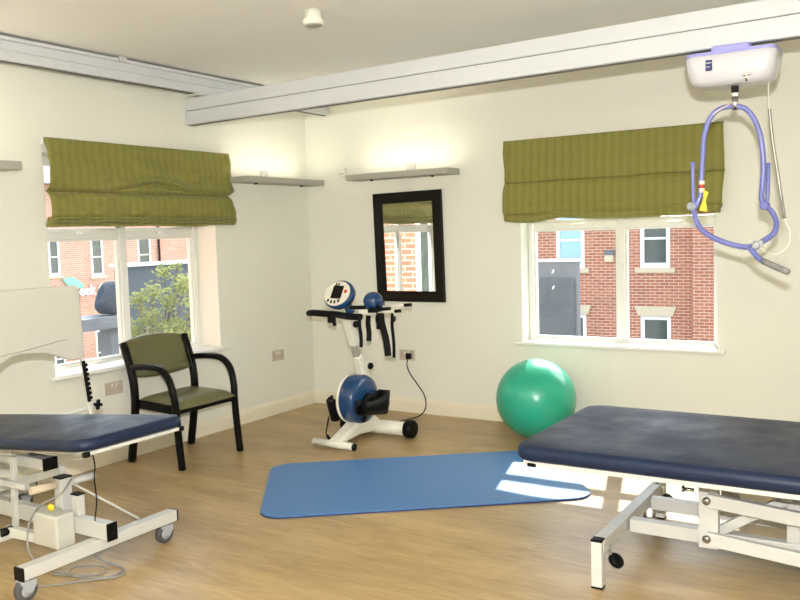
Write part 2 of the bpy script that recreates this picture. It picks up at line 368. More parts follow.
# windows --------------------------------------------------------
def window(name, P, u0, u1, v0, v1, mull, tz, d0=.14, d1=.20):
    """P(u, v, depth). frame, mullion, transom, sashes, glass, handles, sill"""
    root = bpy.data.objects.new(name, None); COL.objects.link(root); root['kind'] = 'structure'
    root.location = P((u0 + u1) / 2, v0, d0)
    def bar(mb, ua, ub, va, vb, da, db, bev=.006):
        p, q = V(P(ua, va, da)), V(P(ub, vb, db))
        lo = V([min(p[i], q[i]) for i in range(3)]); hi = V([max(p[i], q[i]) for i in range(3)]); mb.bb(lo, hi, bev)
    f = MB(); w = .045
    bar(f, u0, u0 + w, v0, v1, d0, d1); bar(f, u1 - w, u1, v0, v1, d0, d1)
    bar(f, u0 + w, u1 - w, v0, v0 + w, d0, d1); bar(f, u0 + w, u1 - w, v1 - w, v1, d0, d1)
    bar(f, mull - .030, mull + .030, v0 + w, v1 - w, d0, d1)
    for a, b in ((u0 + w, mull - .030), (mull + .030, u1 - w)): bar(f, a, b, tz - .03, tz + .03, d0, d1)
    fr = f.build('window_frame', M['upvc'], root)
    for a, b in ((u0 + w, mull - .030), (mull + .030, u1 - w)):
        for e, g in ((v0 + w, tz - .03), (tz + .03, v1 - w)):
            gl = MB(); bar(gl, a + .012, b - .012, e + .012, g - .012, d0 + .028, d0 + .034, 0); gl.build('window_pane', M['glass'], root)
            bd = MB(); s = .014
            bar(bd, a, a + s, e, g, d0 + .012, d0 + .05, .003); bar(bd, b - s, b, e, g, d0 + .012, d0 + .05, .003)
            bar(bd, a + s, b - s, e, e + s, d0 + .012, d0 + .05, .003); bar(bd, a + s, b - s, g - s, g, d0 + .012, d0 + .05, .003)
            bd.build('glazing_bead', M['upvc'], root)
        mid = (a + b) / 2; hd = MB()
        bar(hd, mid - .02, mid + .02, tz - .008, tz + .012, d0 - .02, d0, .004); bar(hd, mid - .01, mid + .09, tz - .002, tz + .010, d0 - .032, d0 - .02, .004)
        hd.build('window_handle', M['upvc'], root)
    return root
lw = window('window_1', lambda u, v, d: (-d, u, v), *LW, LX(123.5, 300, -.21).y + .02, LX(122.5, 234, -.21).z, .21, .27)
rw = window('window_2', lambda u, v, d: (d, 0, 0) and (u, d, v), *RW, 2.79, 1.53)
MB().bb((-.209, LW[0] + .001, LW[2]), (0, LW[1] - .001, LW[2] + .028), .003).bb((0.001, LW[0] - .05, LW[2]), (.05, LW[1] + .06, LW[2] + .028), .006).build('window_sill', M['upvc'], lw)
MB().bb((RW[0] + .001, 0, RW[2]), (RW[1] - .001, .139, RW[2] + .028), .003).bb((RW[0] - .05, -.045, RW[2]), (RW[1] + .05, -.001, RW[2] + .026), .006).build('window_sill', M['upvc'], rw)

# ================================================================ CEILING TRACKS
t = thing('ceiling_track', 'white fixed aluminium hoist track under the ceiling along left wall', 'track', (.25, 0, 2.545))
mb = MB(); mb.bb((.215, -5.9, 2.545), (.285, -.03, 2.66), .004)
mb.bb((.19, -5.9, 2.655), (.31, -.03, 2.675), .003).build('track_body', M['rail'], t)
MB().bb((.235, -5.9, 2.540), (.265, -.032, 2.5452)).build('track_slot', M['rail_dark'], t)
MB().bb((.206, -5.9, 2.60), (.294, -.031, 2.608), .002).build('track_lip', M['rail'], t)
for y in (-.25, -2.25, -4.4): MB().bb((.20, y - .03, 2.655), (.32, y + .03, H), .004).build('ceiling_bracket', M['steel_white'], t)
# moving gantry beam, very slightly askew
bx0 = V((.125, -1.50, 2.43)); bx1 = V((5.95, -1.80, 2.43)); dirb = (bx1 - bx0).normalized()
t = thing('gantry_beam', 'long white double aluminium beam crossing the ceiling and carrying the lifting hoist', 'beam', (.125, -1.5, 2.335))
MB().beam(bx0 + V((0, 0, .052)), bx1 + V((0, 0, .052)), .075, .086, .006).build('upper_track', M['rail'], t)
MB().beam(bx0 + V((0, 0, -.044)), bx1 + V((0, 0, -.044)), .085, .098, .006).build('lower_track', M['rail'], t)
MB().beam(bx0 + V((.004, 0, .0075)), bx1 + V((0, 0, .0075)), .060, .010).build('joint_strip', M['rail_dark'], t)
MB().beam(bx0 + V((.002, 0, -.0925)), bx1 + V((0, 0, -.0925)), .030, .006).build('track_slot', M['rail_dark'], t)
for zz, w in ((.052, .079), (-.044, .089)):
    MB().beam(bx0 + V((-.006, 0, zz)), bx0 + V((0, 0, zz)), w, .094, .002).build('end_cap', M['rail'], t)
MB().bb((.20, -1.60, 2.528), (.30, -1.44, 2.545), .004).build('trolley', M['steel_white'], t)
MB().bb((.18, -1.47, 2.526), (.23, -1.452, 2.55)).build('wheel_clip', M['black'], t)

# smoke detector
t = thing('smoke_detector', 'small round white detector on the ceiling above the gantry beam', 'smoke detector', (1.94, -2.36, 2.60))
MB().lathe((1.94, -2.36, 2.62), (0, 0, 1), [(.001, -.004), (.05, -.004), (.056, .004), (.056, .02), (.046, .035), (.046, .07)]).build('housing', M['white_plastic'], t)
MB().lathe((1.94, -2.36, 2.612), (0, 0, 1), [(.02, 0), (.045, 0), (.047, .006), (.047, .010)]).build('sensor_vent', M['uplight'], t)

# ================================================================ UPLIGHTERS
def uplighter(label, x0, y0, x1, y1, z, nrm, power=1.7):
    """slim shelf-shaped trough between two ends, standing off the wall; open on top with a lit tube"""
    a, b, nn = V((x0, y0, z)), V((x1, y1, z)), V(nrm); d = (b - a).normalized(); Lh = (b - a).length; mid = (a + b) / 2
    t = thing('wall_uplighter', label, 'wall light', mid, 'shelf shaped wall uplighters')
    R = Matrix((d, nn, V((0, 0, 1)))).transposed(); mb = MB()
    mb.box(mid + V((0, 0, -.020)), (Lh, .19, .006), R); mb.box(mid + nn * .095, (Lh, .006, .046), R, .002); mb.box(mid - nn * .095, (Lh, .006, .046), R, .002)
    mb.box(a, (.006, .19, .046), R, .002); mb.box(b, (.006, .19, .046), R, .002); mb.build('trough', M['uplight'], t)
    MB().cyl(a + d * .06 + V((0, 0, .004)), b - d * .06 + V((0, 0, .004)), .013, 12).build('lamp_tube', M['tube'], t)
    w = mid - nn * .13
    MB().box(w, (.12, .07, .03), R, .003).box(mid - nn * .160 + V((0, 0, .045)), (.09, .012, .10), R, .003).build('wall_bracket', M['steel_white'], t)
    for s in (.2, .8): MB().box(a + d * Lh * s + V((0, 0, -.028)), (.012, .03, .012), R).build('fixing_clip', M['black'], t)
    l = bpy.data.lights.new('uplighter_glow', 'AREA'); l.shape = 'RECTANGLE'; l.size = Lh - .12; l.size_y = .12; l.energy = power; l.color = (1, .93, .76)
    o = bpy.data.objects.new('uplighter_glow', l); COL.objects.link(o); o.parent = t
    o.rotation_euler = (Matrix((d, -d.cross(V((0, 0, 1))).normalized() * -1, V((0, 0, 1)))).transposed() @ Matrix.Rotation(PI, 3, 'X')).to_euler()
    o.location = (0, 0, .022); l.spread = math.radians(165)
    return t
uplighter('shelf shaped uplighter on the left wall between green blind and room corner', .17, -1.06, .17, -.10, 1.962, (1, 0, 0))
uplighter('shelf shaped uplighter on the right wall above the dark framed mirror', .615, -.17, 1.575, -.17, 1.978, (0, -1, 0))
uplighter('shelf shaped uplighter at the left edge of the photo beyond the green blind', .17, -4.05, .17, -2.98, 1.962, (1, 0, 0))
for (xa, ya, xb, yb2, nn, lb) in ((.17, -6.6, .17, -5.5, (1, 0, 0), 'added unseen shelf shaped uplighter at the far rear end of the left wall'), (1.2, -7.13, 2.3, -7.13, (0, 1, 0), 'added unseen shelf shaped uplighter on the left half of the wall behind the camera'),
        (4.0, -7.13, 5.1, -7.13, (0, 1, 0), 'added unseen shelf shaped uplighter on the right half of the wall behind the camera'), (6.13, -5.6, 6.13, -4.5, (-1, 0, 0), 'added unseen shelf shaped uplighter on the right side wall beside the camera'),
        (6.13, -2.4, 6.13, -1.3, (-1, 0, 0), 'added unseen shelf shaped uplighter on the right side wall beyond the wide couch')):
    uplighter(lb, xa, ya, xb, yb2, 1.95, nn, 5 if xa > 6 and ya > -3 else 33)  # extra lamps out of view, added to bounce even fill off the ceiling

# ================================================================ ROMAN BLINDS
def sheet(P, W, prof, n=90, wr=.008, seed=0, edge=None, sag=None, ridge=None):
    """P(u,off,z): u in 0..W; prof list of (off,z)"""
    pr = spline([V((a, b, 0)) for a, b in prof], 8); mb = MB(); bm = mb.bm; rows = []
    for j, q in enumerate(pr):
        row = []; z = q.y
        for i in range(n + 1):
            u = W * i / n; fz = i / n
            k = noise.noise(V((u * 4.3 + seed, z * 7, seed))) * wr + noise.noise(V((u * 11, z * 16, seed + 3))) * wr * .45
            uu = u
            if edge: uu = u + (edge(z, 0) * (1 - fz) ** 4 if fz < .5 else edge(z, 1) * fz ** 4)
            zz = z + (sag(fz) * max(0, min(1, (prof[0][1] - z) / .5)) if sag else 0)
            zz += noise.noise(V((u * 2.1, seed, 1))) * .006 * (1 if j > 3 else 0)
            if ridge: k += ridge(fz, z)
            row.append(bm.verts.new(P(uu, max(.006, q.x + k * min(1, j / 4)), zz)))
        rows.append(row)
    for j in range(len(rows) - 1):
        for i in range(n):
            f = bm.faces.new((rows[j][i], rows[j][i + 1], rows[j + 1][i + 1], rows[j + 1][i])); f.smooth = True
    return mb
def solid(o, th=.004):
    md = o.modifiers.new('thick', 'SOLIDIFY'); md.thickness = th; md.offset = 0
def fold(P, W, z, off, h, dep, n=60, seed=0, sagf=None):
    mb = MB(); bm = mb.bm; rows = []
    for i in range(n + 1):
        u = W * i / n; s = (sagf(i / n) if sagf else 0) + noise.noise(V((u * 3, seed, 5))) * .006; row = []
        for k in range(12):
            a = 2 * PI * k / 12; row.append(bm.verts.new(P(u, off + math.cos(a) * dep + noise.noise(V((u * 6, a, seed))) * .003, z + s + math.sin(a) * h)))
        rows.append(row)
    for i in range(n):
        for k in range(12):
            f = bm.faces.new((rows[i][k], rows[i][(k + 1) % 12], rows[i + 1][(k + 1) % 12], rows[i + 1][k])); f.smooth = True
    bm.faces.new(rows[0]); bm.faces.new(rows[-1]); return mb

# left blind: u runs along the wall
PL = lambda u, o, z: (o, -2.672 + u, z)
t = thing('roman_blind', 'olive green striped roman blind over the left window, deeply creased with a pinched left edge', 'blind', (.0, -1.86, 1.6), 'olive roman blinds')
def edL(z, s):
    return .026 * math.exp(-((z - 2.0) / .10) ** 2) if s == 0 else -.014 * math.exp(-((z - 1.83) / .03) ** 2)
def bump(a, w): return math.exp(-(a / w) ** 2)
def ridgeL(f, z):
    r = 0
    if f > .28:                                              # crease that climbs to a hump and falls to the right edge
        zc = 1.865 + .055 * bump(f - .52, .14) + .012 * bump(f - .8, .1)
        r += (.030 * bump(z - zc - .012, .022) - .022 * bump(z - zc + .016, .014)) * min(1, (f - .28) / .12) * (.55 if f > .72 else 1)
    r += .012 * bump(z - 1.905 + .22 * f, .02) * bump(f - .18, .15) - .014 * bump(z - 1.96 + .5 * f, .025) * bump(f - .12, .09)
    return r
solid(sheet(PL, 1.640, [(.045, 2.168), (.052, 2.10), (.060, 2.0), (.064, 1.94), (.070, 1.88), (.066, 1.855), (.042, 1.838), (.036, 1.830), (.058, 1.822), (.080, 1.79), (.088, 1.74), (.088, 1.69), (.06, 1.655)], wr=.026, seed=2, edge=edL, ridge=ridgeL).build('fabric_panel', M['blind_y'], t))
for i, (z, o, h, d) in enumerate(((1.660, .062, .012, .034), (1.641, .058, .011, .036), (1.621, .050, .013, .034))):
    fold(PL, 1.650, z, o, h, d, seed=i, sagf=lambda f: .004 * math.sin(7 * f)).build('lower_fold', M['blind_y'], t)
MB().bb((.002, -2.665, 2.13), (.018, -1.04, 2.158), .003).build('head_rail', M['upvc'], t)

PR = lambda u, o, z: (1.950 + u, -o, z)
t = thing('roman_blind', 'olive green striped roman blind over the right window, flat top and a drooping hem', 'blind', (2.75, 0, 1.57), 'olive roman blinds')
solid(sheet(PR, 1.60, [(.045, 2.182), (.052, 2.10), (.058, 2.0), (.062, 1.92), (.060, 1.875), (.048, 1.862), (.060, 1.855), (.074, 1.82), (.080, 1.74), (.084, 1.68), (.082, 1.645), (.060, 1.632)], wr=.016, seed=11, edge=lambda z, s: .006 * math.sin(z * 14), ridge=lambda f, z: .012 * bump(z - 1.70 - .15 * f, .02) * bump(f - .8, .15) - .010 * bump(z - 1.73 + .1 * f, .018) * bump(f - .35, .3) + .012 * bump(z - 2.0 - .3 * (f - .85), .02) * bump(f - .87, .06)).build('fabric_panel', M['blind_x'], t))
sg = lambda f: -.022 * math.exp(-((f - .12) / .12) ** 2) - .016 * math.exp(-((f - .6) / .3) ** 2) + .012 * math.exp(-((f - .28) / .08) ** 2) + .006 * f
fold(PR, 1.585, 1.636, .060, .018, .030, seed=4, sagf=lambda f: .004 * math.sin(5 * f)).build('lower_fold', M['blind_x'], t)
fold(PR, 1.575, 1.616, .052, .036, .026, seed=9, sagf=sg).build('lower_fold', M['blind_x'], t)
MB().bb((1.96, -.018, 2.145), (3.54, -.002, 2.172), .003).build('head_rail', M['upvc'], t)

# ================================================================ MIRROR
t = thing('wall_mirror', 'upright wall mirror in a thick dark brown frame between the corner and right blind', 'mirror', (1.05, 0, .94))
Q = [V((.715, 0, 1.845)), V((1.374, 0, 1.852)), V((1.388, 0, .938)), V((.735, 0, .938))]
ctr = sum(Q, V()) / 4; fw = .088
Qi = [q + V((fw * (1 if q.x < ctr.x else -1), 0, fw * (1 if q.z < ctr.z else -1))) for q in Q]
mb = MB(); bm = mb.bm
def ringf(Qa, Qb, y0, y1, y2):
    A = [bm.verts.new(q + V((0, y0, 0))) for q in Qa]; B = [bm.verts.new(q + V((0, y1, 0))) for q in Qa]
    A2 = [bm.verts.new(q + (ctr - q).normalized() * .012 + V((0, y1 - .006, 0))) for q in Qa]
    Cc = [bm.verts.new(q + V((0, y2, 0))) for q in Qb]; D = [bm.verts.new(q + V((0, y0, 0))) for q in Qb]
    for i in range(4):
        j = (i + 1) % 4
        for X, Y in ((A, B), (B, A2), (A2, Cc), (Cc, D), (D, A)): bm.faces.new((X[i], X[j], Y[j], Y[i]))
ringf(Q, Qi, -.004, -.028, -.018)
mb.build('mirror_frame', M['frame_dark'], t)
MB().prism([q + V((0, -.012, 0)) for q in Qi], (0, .004, 0)).build('mirror_glass', M['mirror'], t)

# ================================================================ SOCKETS, THERMOSTAT
def socket(label, cpos, nrm, w=.147, h=.087, sw=2):
    nn = V(nrm); side = V((0, 0, 1)).cross(nn); R = Matrix((side, nn, V((0, 0, 1)))).transposed()
    t = thing('wall_socket', label, 'socket', cpos, 'double wall sockets'); cp = V(cpos)
    MB().box(cp + nn * .005, (w, .009, h), R, .002).build('face_plate', M['socket'], t)
    for s in (-1, 1):
        MB().box(cp + side * s * .018 + nn * .011 + V((0, 0, .022)), (.012, .004, .02), R, .001).build('switch', M['white_plastic'], t)
        mb = MB(); q = cp + side * s * .042 + nn * .0097
        for dx, dz in ((0, .008), (-.011, -.012), (.011, -.012)): mb.box(q + side * dx + V((0, 0, dz)), (.006, .001, .004), R)
        mb.build('pin_holes', M['black'], t)
    return t
socket('pale double socket on left wall between the green chair and room corner', (0, -.495, .50), (1, 0, 0))
socket('pale double socket on left wall under window, behind the green chair', (0, -2.215, .51), (1, 0, 0))
socket('pale double socket on right wall with a black plug beside the pedal exerciser', (1.0, 0, .485), (0, -1, 0))
t = thing('thermostat', 'small pale square sensor box on right wall just left of the uplighter over mirror', 'thermostat', (.40, 0, 2.01))
MB().bb((.362, -.028, 2.01), (.438, 0, 2.088), .004).build('casing', M['white_plastic'], t); MB().bb((.375, -.030, 2.03), (.425, -.027, 2.038)).build('vent_slot', M['uplight'], t)

# ================================================================ ARMCHAIR
t = thing('armchair', 'olive green vinyl armchair with black bentwood arms standing under the left window', 'chair', (.35, -1.92, 0))
yl, yr = -2.175, -1.625
def square_tube(pts, w, h, up, n=5):
    mb = MB(); P = spline(pts, n); bm = mb.bm; rings = []
    for i, p in enumerate(P):
        tt = (P[min(i + 1, len(P) - 1)] - P[max(i - 1, 0)]).normalized(); s = V(up); s = (s - tt * s.dot(tt)).normalized(); q = tt.cross(s)
        rings.append([bm.verts.new(p + s * a * w / 2 + q * b * h / 2) for a, b in ((-.7, -1), (.7, -1), (1, -.7), (1, .7), (.7, 1), (-.7, 1), (-1, .7), (-1, -.7))])
    for i in range(len(P) - 1):
        for k in range(8):
            f = bm.faces.new((rings[i][k], rings[i][(k + 1) % 8], rings[i + 1][(k + 1) % 8], rings[i + 1][k])); f.smooth = True
    bm.faces.new(rings[0]); bm.faces.new(rings[-1]); return mb
for y in (yl, yr):
    s = -1 if y == yl else 1
    sq = square_tube([(.100, y, 0), (.140, y, .22), (.165, y, .42), (.150, y, .60), (.075, y, .818)], .048, .044, (0, 1, 0))
    sq.build('rear_leg', M['black_wood'], t)
    sq = square_tube([(.135, y, .648), (.22, y - s * -.005, .662), (.34, y + s * .008, .668), (.44, y + s * .010, .655), (.515, y + s * .010, .59), (.548, y + s * .006, .48), (.555, y, .38), (.568, y, .19), (.588, y, 0)], .040, .040, (0, 1, 0), 6)
    sq.build('front_leg', M['black_wood'], t)
    MB().beam((.16, y - s * .02, .405), (.55, y - s * .02, .385), .022, .060, .004).build('side_rail', M['black_wood'], t)
MB().beam((.545, yl, .383), (.545, yr, .383), .028, .045, .004).build('front_rail', M['black_wood'], t)
MB().beam((.165, yl, .40), (.165, yr, .40), .025, .05, .004).build('rear_rail', M['black_wood'], t)
mb = MB(); bm = mb.bm; g = []
NX, NY = 14, 14
def padgrid(fn, top=True):
    rows = []
    for i in range(NX + 1):
        rows.append([bm.verts.new(fn(i / NX, j / NY)) for j in range(NY + 1)])
    for i in range(NX):
        for j in range(NY):
            f = bm.faces.new((rows[i][j], rows[i + 1][j], rows[i + 1][j + 1], rows[i][j + 1])); f.smooth = True
    return rows
def dome(u, v, p=6): return (1 - abs(2 * u - 1) ** p) * (1 - abs(2 * v - 1) ** p)
a = padgrid(lambda u, v: (.165 + .425 * u - .012 * (2 * v - 1) ** 2, yl + .018 + (yr - yl - .036) * v, .412 + .045 * dome(u, v, 8) ** .6 + .012 * dome(u, v, 2) - .01 * u))
b = padgrid(lambda u, v: (.165 + .425 * u - .012 * (2 * v - 1) ** 2, yl + .018 + (yr - yl - .036) * v, .405 - .01 * u))
def stitch(a, b):
    E = lambda r: [r[i][0] for i in range(NX + 1)] + [r[NX][j] for j in range(1, NY + 1)] + [r[i][NY] for i in range(NX - 1, -1, -1)] + [r[0][j] for j in range(NY - 1, 0, -1)]
    ea, eb = E(a), E(b)
    for k in range(len(ea)): bm.faces.new((ea[k], ea[(k + 1) % len(ea)], eb[(k + 1) % len(ea)], eb[k]))
stitch(a, b); mb.build('seat', M['olive_vinyl'], t)
def backpt(u, v, off):
    z = .585 + .235 * v + .030 * (1 - (2 * u - 1) ** 2) * v - .022 * (1 - (2 * u - 1) ** 2) * (1 - v)
    x = .150 - .075 * ((z - .60) / .215) + off - .022 * (1 - (2 * u - 1) ** 2)
    return (x, yl + .016 + (yr - yl - .032) * u, z)
mb = MB(); bm = mb.bm
a = padgrid(lambda u, v: backpt(u, v, .004 + .020 * dome(u, v, 6))); b = padgrid(lambda u, v: backpt(u, v, -.012)); stitch(a, b)
mb.build('backrest', M['olive_vinyl'], t)

# ================================================================ EXERCISE MAT
t = thing('exercise_mat', 'blue foam exercise mat with rounded corners lying on the wooden floor', 'exercise mat', (2.1, -1.72, 0))
o0 = V((1.705, -2.695, .0)); mu = V((.788, .615, 0)); mv = V((-.60, .80, 0)); Lm, Wm, rc = 1.86, 1.07, .13
def rrect(o, u, v, L, W, r, n=8, flare=None):
    pts = []
    for (cu, cv, a0) in ((L - r, r, -PI / 2), (L - r, W - r, 0), (r, W - r, PI / 2), (r, r, PI)):
        for k in range(n + 1):
            a = a0 + PI / 2 * k / n; pts.append(o + u * (cu + r * math.cos(a)) + v * (cv + r * math.sin(a)))
    return pts
MB().prism(rrect(o0 + V((0, 0, .0065)), mu, mv, Lm, Wm, rc), (0, 0, .007)).build('foam_pad', M['mat_blue'], t, bevel=.002)
MB().prism(rrect(o0 + V((0, 0, .0005)) - (mu + mv) * .001, mu, mv, Lm + .002, Wm + .002, rc), (0, 0, .006)).build('dark_lower_layer', M['navy_label'], t)  # thin dark layer that makes the bottom of the mat edge darker
# ================================================================ GYM BALL
bc = V((2.322, -.385, .288))
t = thing('gym_ball', 'large green inflated exercise ball on the floor against the right wall', 'ball', (bc.x, bc.y, 0))
mb = MB(); mb.sphere(bc, .287, seg=64)
mb.build('ball_skin', M['ball'], t)
ax = V((.15, .5, .85)).normalized()
MB().lathe(bc + ax * .2875, ax, [(.001, 0), (.016, 0), (.014, .005), (.006, .006)], 20).build('air_plug', M['white_plastic'], t)

# ================================================================ RIGHT TREATMENT COUCH
def cushion(x0, x1, y0, y1, z0, z1, r, rz, P=None, nc=6, ne=5, dome_h=.006):
    """padded slab: rounded plan corners r, rounded edge rz"""
    mb = MB(); bm = mb.bm; rings = []
    def outline(ins, z, k=0):
        return [V((p.x, p.y, z)) for p in rrect(V((x0 + ins, y0 + ins, 0)), V((1, 0, 0)), V((0, 1, 0)), x1 - x0 - 2 * ins, y1 - y0 - 2 * ins, max(.004, r - ins), nc)]
    lv = [(.012, z0), (0, z0 + .012), (0, z1 - rz)]
    for k in range(1, ne + 1):
        a = PI / 2 * k / ne; lv.append((rz * (1 - math.cos(a)), z1 - rz + rz * math.sin(a)))
    lv.append((rz + .08, z1 + dome_h * .7)); lv.append((rz + .2, z1 + dome_h))
    for ins, z in lv:
        rings.append([bm.verts.new(P(q) if P else q) for q in outline(ins, z)])
    n = len(rings[0])
    for i in range(len(rings) - 1):
        for k in range(n):
            f = bm.faces.new((rings[i][k], rings[i][(k + 1) % n], rings[i + 1][(k + 1) % n], rings[i + 1][k])); f.smooth = True
    f = bm.faces.new(list(reversed(rings[0]))); f = bm.faces.new(rings[-1]); f.smooth = True
    return mb
t = thing('treatment_couch', 'wide low treatment couch with a flat navy top on the right side', 'treatment couch', (4.2, -2.2, 0), 'height adjustable treatment couches')
X0, X1, Y0, Y1 = 3.195, 5.25, -2.715, -1.725
cushion(X0, X1, Y0, Y1, .512, .576, .10, .030).build('cushion', M['vinyl'], t)
mb = MB()
for yy in (Y0 + .035, Y1 - .035): mb.beam((X0 + .05, yy, .500), (X1 - .05, yy, .500), .030, .022, .003)
for x in (X0 + .06, 3.95, 4.6, X1 - .06): mb.beam((x, Y0 + .05, .500), (x, Y1 - .05, .500), .030, .022, .003)
mb.build('top_frame', M['steel_white'], t)
for x in (X0 + .13,): MB().bb((x - .06, Y0 + .015, .486), (x - .02, Y0 + .05, .502), .002).build('rubber_stop', M['black'], t)
def end_frame(x):
    MB().bb((x - .026, -2.67, .145), (x + .026, -1.70, .205), .004).build('base_crossbar', M['steel_white'], t)
    for y in (-2.672, -1.698):
        s = -1 if y < -2.2 else 1
        MB().bb((x - .023, y - .022, .008), (x + .023, y + .022, .200), .003).build('foot_post', M['steel_white'], t)
        MB().bb((x - .024, y - .023, .200), (x + .024, y + .023, .210), .002).build('post_cap', M['black'], t); MB().bb((x - .024, y - .023, 0), (x + .024, y + .023, .008), .002).build('foot_cap', M['black'], t)
end_frame(3.566); end_frame(4.93)
for x in (3.62, 4.84):
    for y, hz_ in ((-2.60, .100), (-1.77, .125)):
        ax = V((.64, -.19, .76)).normalized(); cc = V((x, y, hz_))
        MB().beam(cc + V((-.03, 0, .05)), cc - ax * .012, .020, .008).beam(cc + V((-.03, 0, .05)), cc + V((-.055, 0, .085)), .02, .02).build('castor_fork', M['chrome'], t)
        MB().lathe(cc - ax * .013, ax, [(.010, -.002), (.029, 0), (.034, .006), (.034, .020), (.029, .026), (.010, .028)], 28).build('castor_wheel', M['black'], t)
# two long base rails, upright plates, scissor arms
for y in (-2.32, -1.98):
    MB().bb((3.60, y - .025, .140), (4.92, y + .025, .198), .003).build('base_rail', M['steel_white'], t)
for y, s in ((-2.40, -1), (-1.95, 1)):
    MB().bb((3.915, y - .02, .150), (3.995, y + .02, .440), .003).build('pivot_plate', M['steel_white'], t)
    for z0 in (.362, .200):
        a = V((3.955, y + s * .035, z0)); b = a + V((1.0, 0, -.075))
        MB().beam(a, b, .030, .056, .003).build('lifting_arm', M['steel_white'], t)
        MB().lathe(a + V((0, s * .015, 0)), (0, s, 0), [(.017, 0), (.017, .004), (.012, .010), (.004, .012)], 20).build('pivot_bolt', M['bronze'], t)
for x, y in ((4.27, -2.32), (4.27, -1.98)): MB().bb((x - .025, y - .02, .198), (x + .025, y + .02, .488), .003).build('rear_upright', M['steel_white'], t)
MB().beam(WY(712, 534, -2.34), WY(792, 497, -2.34), .04, .040, .004).build('actuator_arm', M['steel_white'], t)
MB().cyl((3.90, -2.43, .395), (3.86, -2.43, .395), .008, 12).cyl((3.86, -2.43, .395), (3.852, -2.43, .395), .014, 14).build('locking_pin', M['chrome'], t)
MB().bb((3.93, -2.42, .42), (3.97, -1.95, .472), .003).build('cross_member', M['steel_white'], t)
for x in (3.60, 3.66):                                       # levelling pedals
    q = FZ(645 + (x - 3.60) * 150, 514, .075); MB().cyl(q + V((0, 0, -.03)), q + V((0, 0, .035)), .009, 12).lathe(q + V((0, 0, .03)), (0, 0, 1), [(.02, 0), (.022, .008), (.010, .016)], 16).box(q + V((-.02, -.01, -.02)), (.07, .02, .010), None, .003).build('brake_pedal', M['bronze'], t)

# ================================================================ LEFT TREATMENT COUCH
t = thing('treatment_couch', 'narrow treatment couch with a gently tilted navy top at the left edge', 'treatment couch', (1.0, -3.5, 0), 'height adjustable treatment couches')
tl = math.atan2(.088, 1)
def tiltP(q):                                                # section rises towards +X
    d = q.x - 1.77; return V((1.77 + d * math.cos(tl) - (q.z) * math.sin(tl), q.y, .636 + d * math.sin(tl) + q.z * math.cos(tl)))
cushion(.10, 1.765, -3.81, -3.21, 0, .050, .085, .026, P=tiltP).build('cushion', M['vinyl'], t)
def tb(mb, a, b, w, h): mb.beam(tiltP(V(a)), tiltP(V(b)), w, h, .003)
mb = MB()
tb(mb, (1.740, -3.77, -.012), (1.740, -3.25, -.012), .028, .016)
for y in (-3.74, -3.26): tb(mb, (.12, y, -.012), (1.72, y, -.012), .024, .016)
mb.build('top_frame', M['steel_white'], t)
for y in (-3.775, -3.25): MB().beam(tiltP(V((1.735, y, -.014))), tiltP(V((1.760, y, -.014))), .026, .022, .003).build('corner_stop', M['black'], t)
# base
for x in (1.505, .36):
    MB().bb((x - .03, -3.955, .098), (x + .03, -3.10, .152), .004).build('base_crossbar', M['steel_white'], t)
    for y, s in ((-3.955, -1), (-3.10, 1)): MB().bb((x - .031, y - .004, .097), (x + .031, y + .004, .153), .001).build('end_cap', M['black'], t)
    for y in (-3.93, -3.165):
        cc = V((x + .0, y, .05)); fk = MB()
        fk.cyl((x, y, .075), (x, y, .098), .020, 16)
        for s in (-1, 1):
            fk.prism([(x + s * .024, y + p, q) for p, q in ((-.030, .085), (.034, .092), (.036, .07), (.014, .040), (-.010, .040), (-.026, .065))], (s * .005, 0, 0))
        fk.bb((x - .026, y - .03, .075), (x + .026, y + .038, .092), .003).build('castor_fork', M['castor_grey'], t)
        w = MB().lathe(cc + V((-.017, 0, 0)), (1, 0, 0), [(.044, 0), (.050, .006), (.050, .028), (.044, .034)], 28).build('castor_wheel', M['tyre'], t)
        MB().lathe(cc + V((-.019, 0, 0)), (1, 0, 0), [(.006, 0), (.030, .001), (.030, .037), (.006, .038)], 24).build('wheel_hub', M['castor_grey'], w)
MB().bb((.36, -3.572, .155), (1.59, -3.522, .232), .004).build('base_spine', M['steel_white'], t)
MB().bb((1.59, -3.574, .153), (1.601, -3.520, .234), .002).build('end_cap', M['black'], t)
MB().bb((1.19, -3.672, .105), (1.37, -3.573, .262), .010).build('motor_box', M['motor'], t)
MB().bb((1.215, -3.565, .232), (1.270, -3.505, .395), .004).build('column', M['steel_white'], t)
MB().bb((1.212, -3.568, .395), (1.273, -3.502, .403), .002).build('column_cap', M['black'], t)
MB().cyl((1.20, -3.68, .362), (1.235, -3.565, .368), .019, 18).build('foam_roller', M['beige_tube'], t)
MB().cyl((1.25, -3.50, .365), (1.28, -3.38, .370), .018, 18).build('pivot_tube', M['steel_white'], t)
MB().bb((1.33, -3.56, .232), (1.38, -3.52, .33), .004).build('switch_post', M['steel_white'], t)
MB().bb((1.328, -3.562, .33), (1.382, -3.518, .337), .002).build('post_cap', M['black'], t)
MB().bb((.42, -3.605, .440), (1.20, -3.535, .492), .004).build('upper_beam', M['steel_white'], t)
MB().bb((1.20, -3.608, .437), (1.212, -3.532, .495), .002).build('end_cap', M['black'], t)
MB().cyl((.90, -3.66, .515), (1.02, -3.63, .520), .022, 16).cyl((1.02, -3.63, .52), (1.10, -3.61, .520), .014, 14).build('actuator', M['panel'], t)
for (x, y) in ((1.02, -3.76), (1.04, -3.66)): MB().beam((x, y, .165), (x, y + .01, .50), .030, .022, .003, up=(0, 1, 0)).build('lifting_strut', M['steel_white'], t)
MB().beam((.50, -3.50, .20), (1.20, -3.50, .42), .03, .04, .003).build('scissor_arm', M['steel_white'], t)
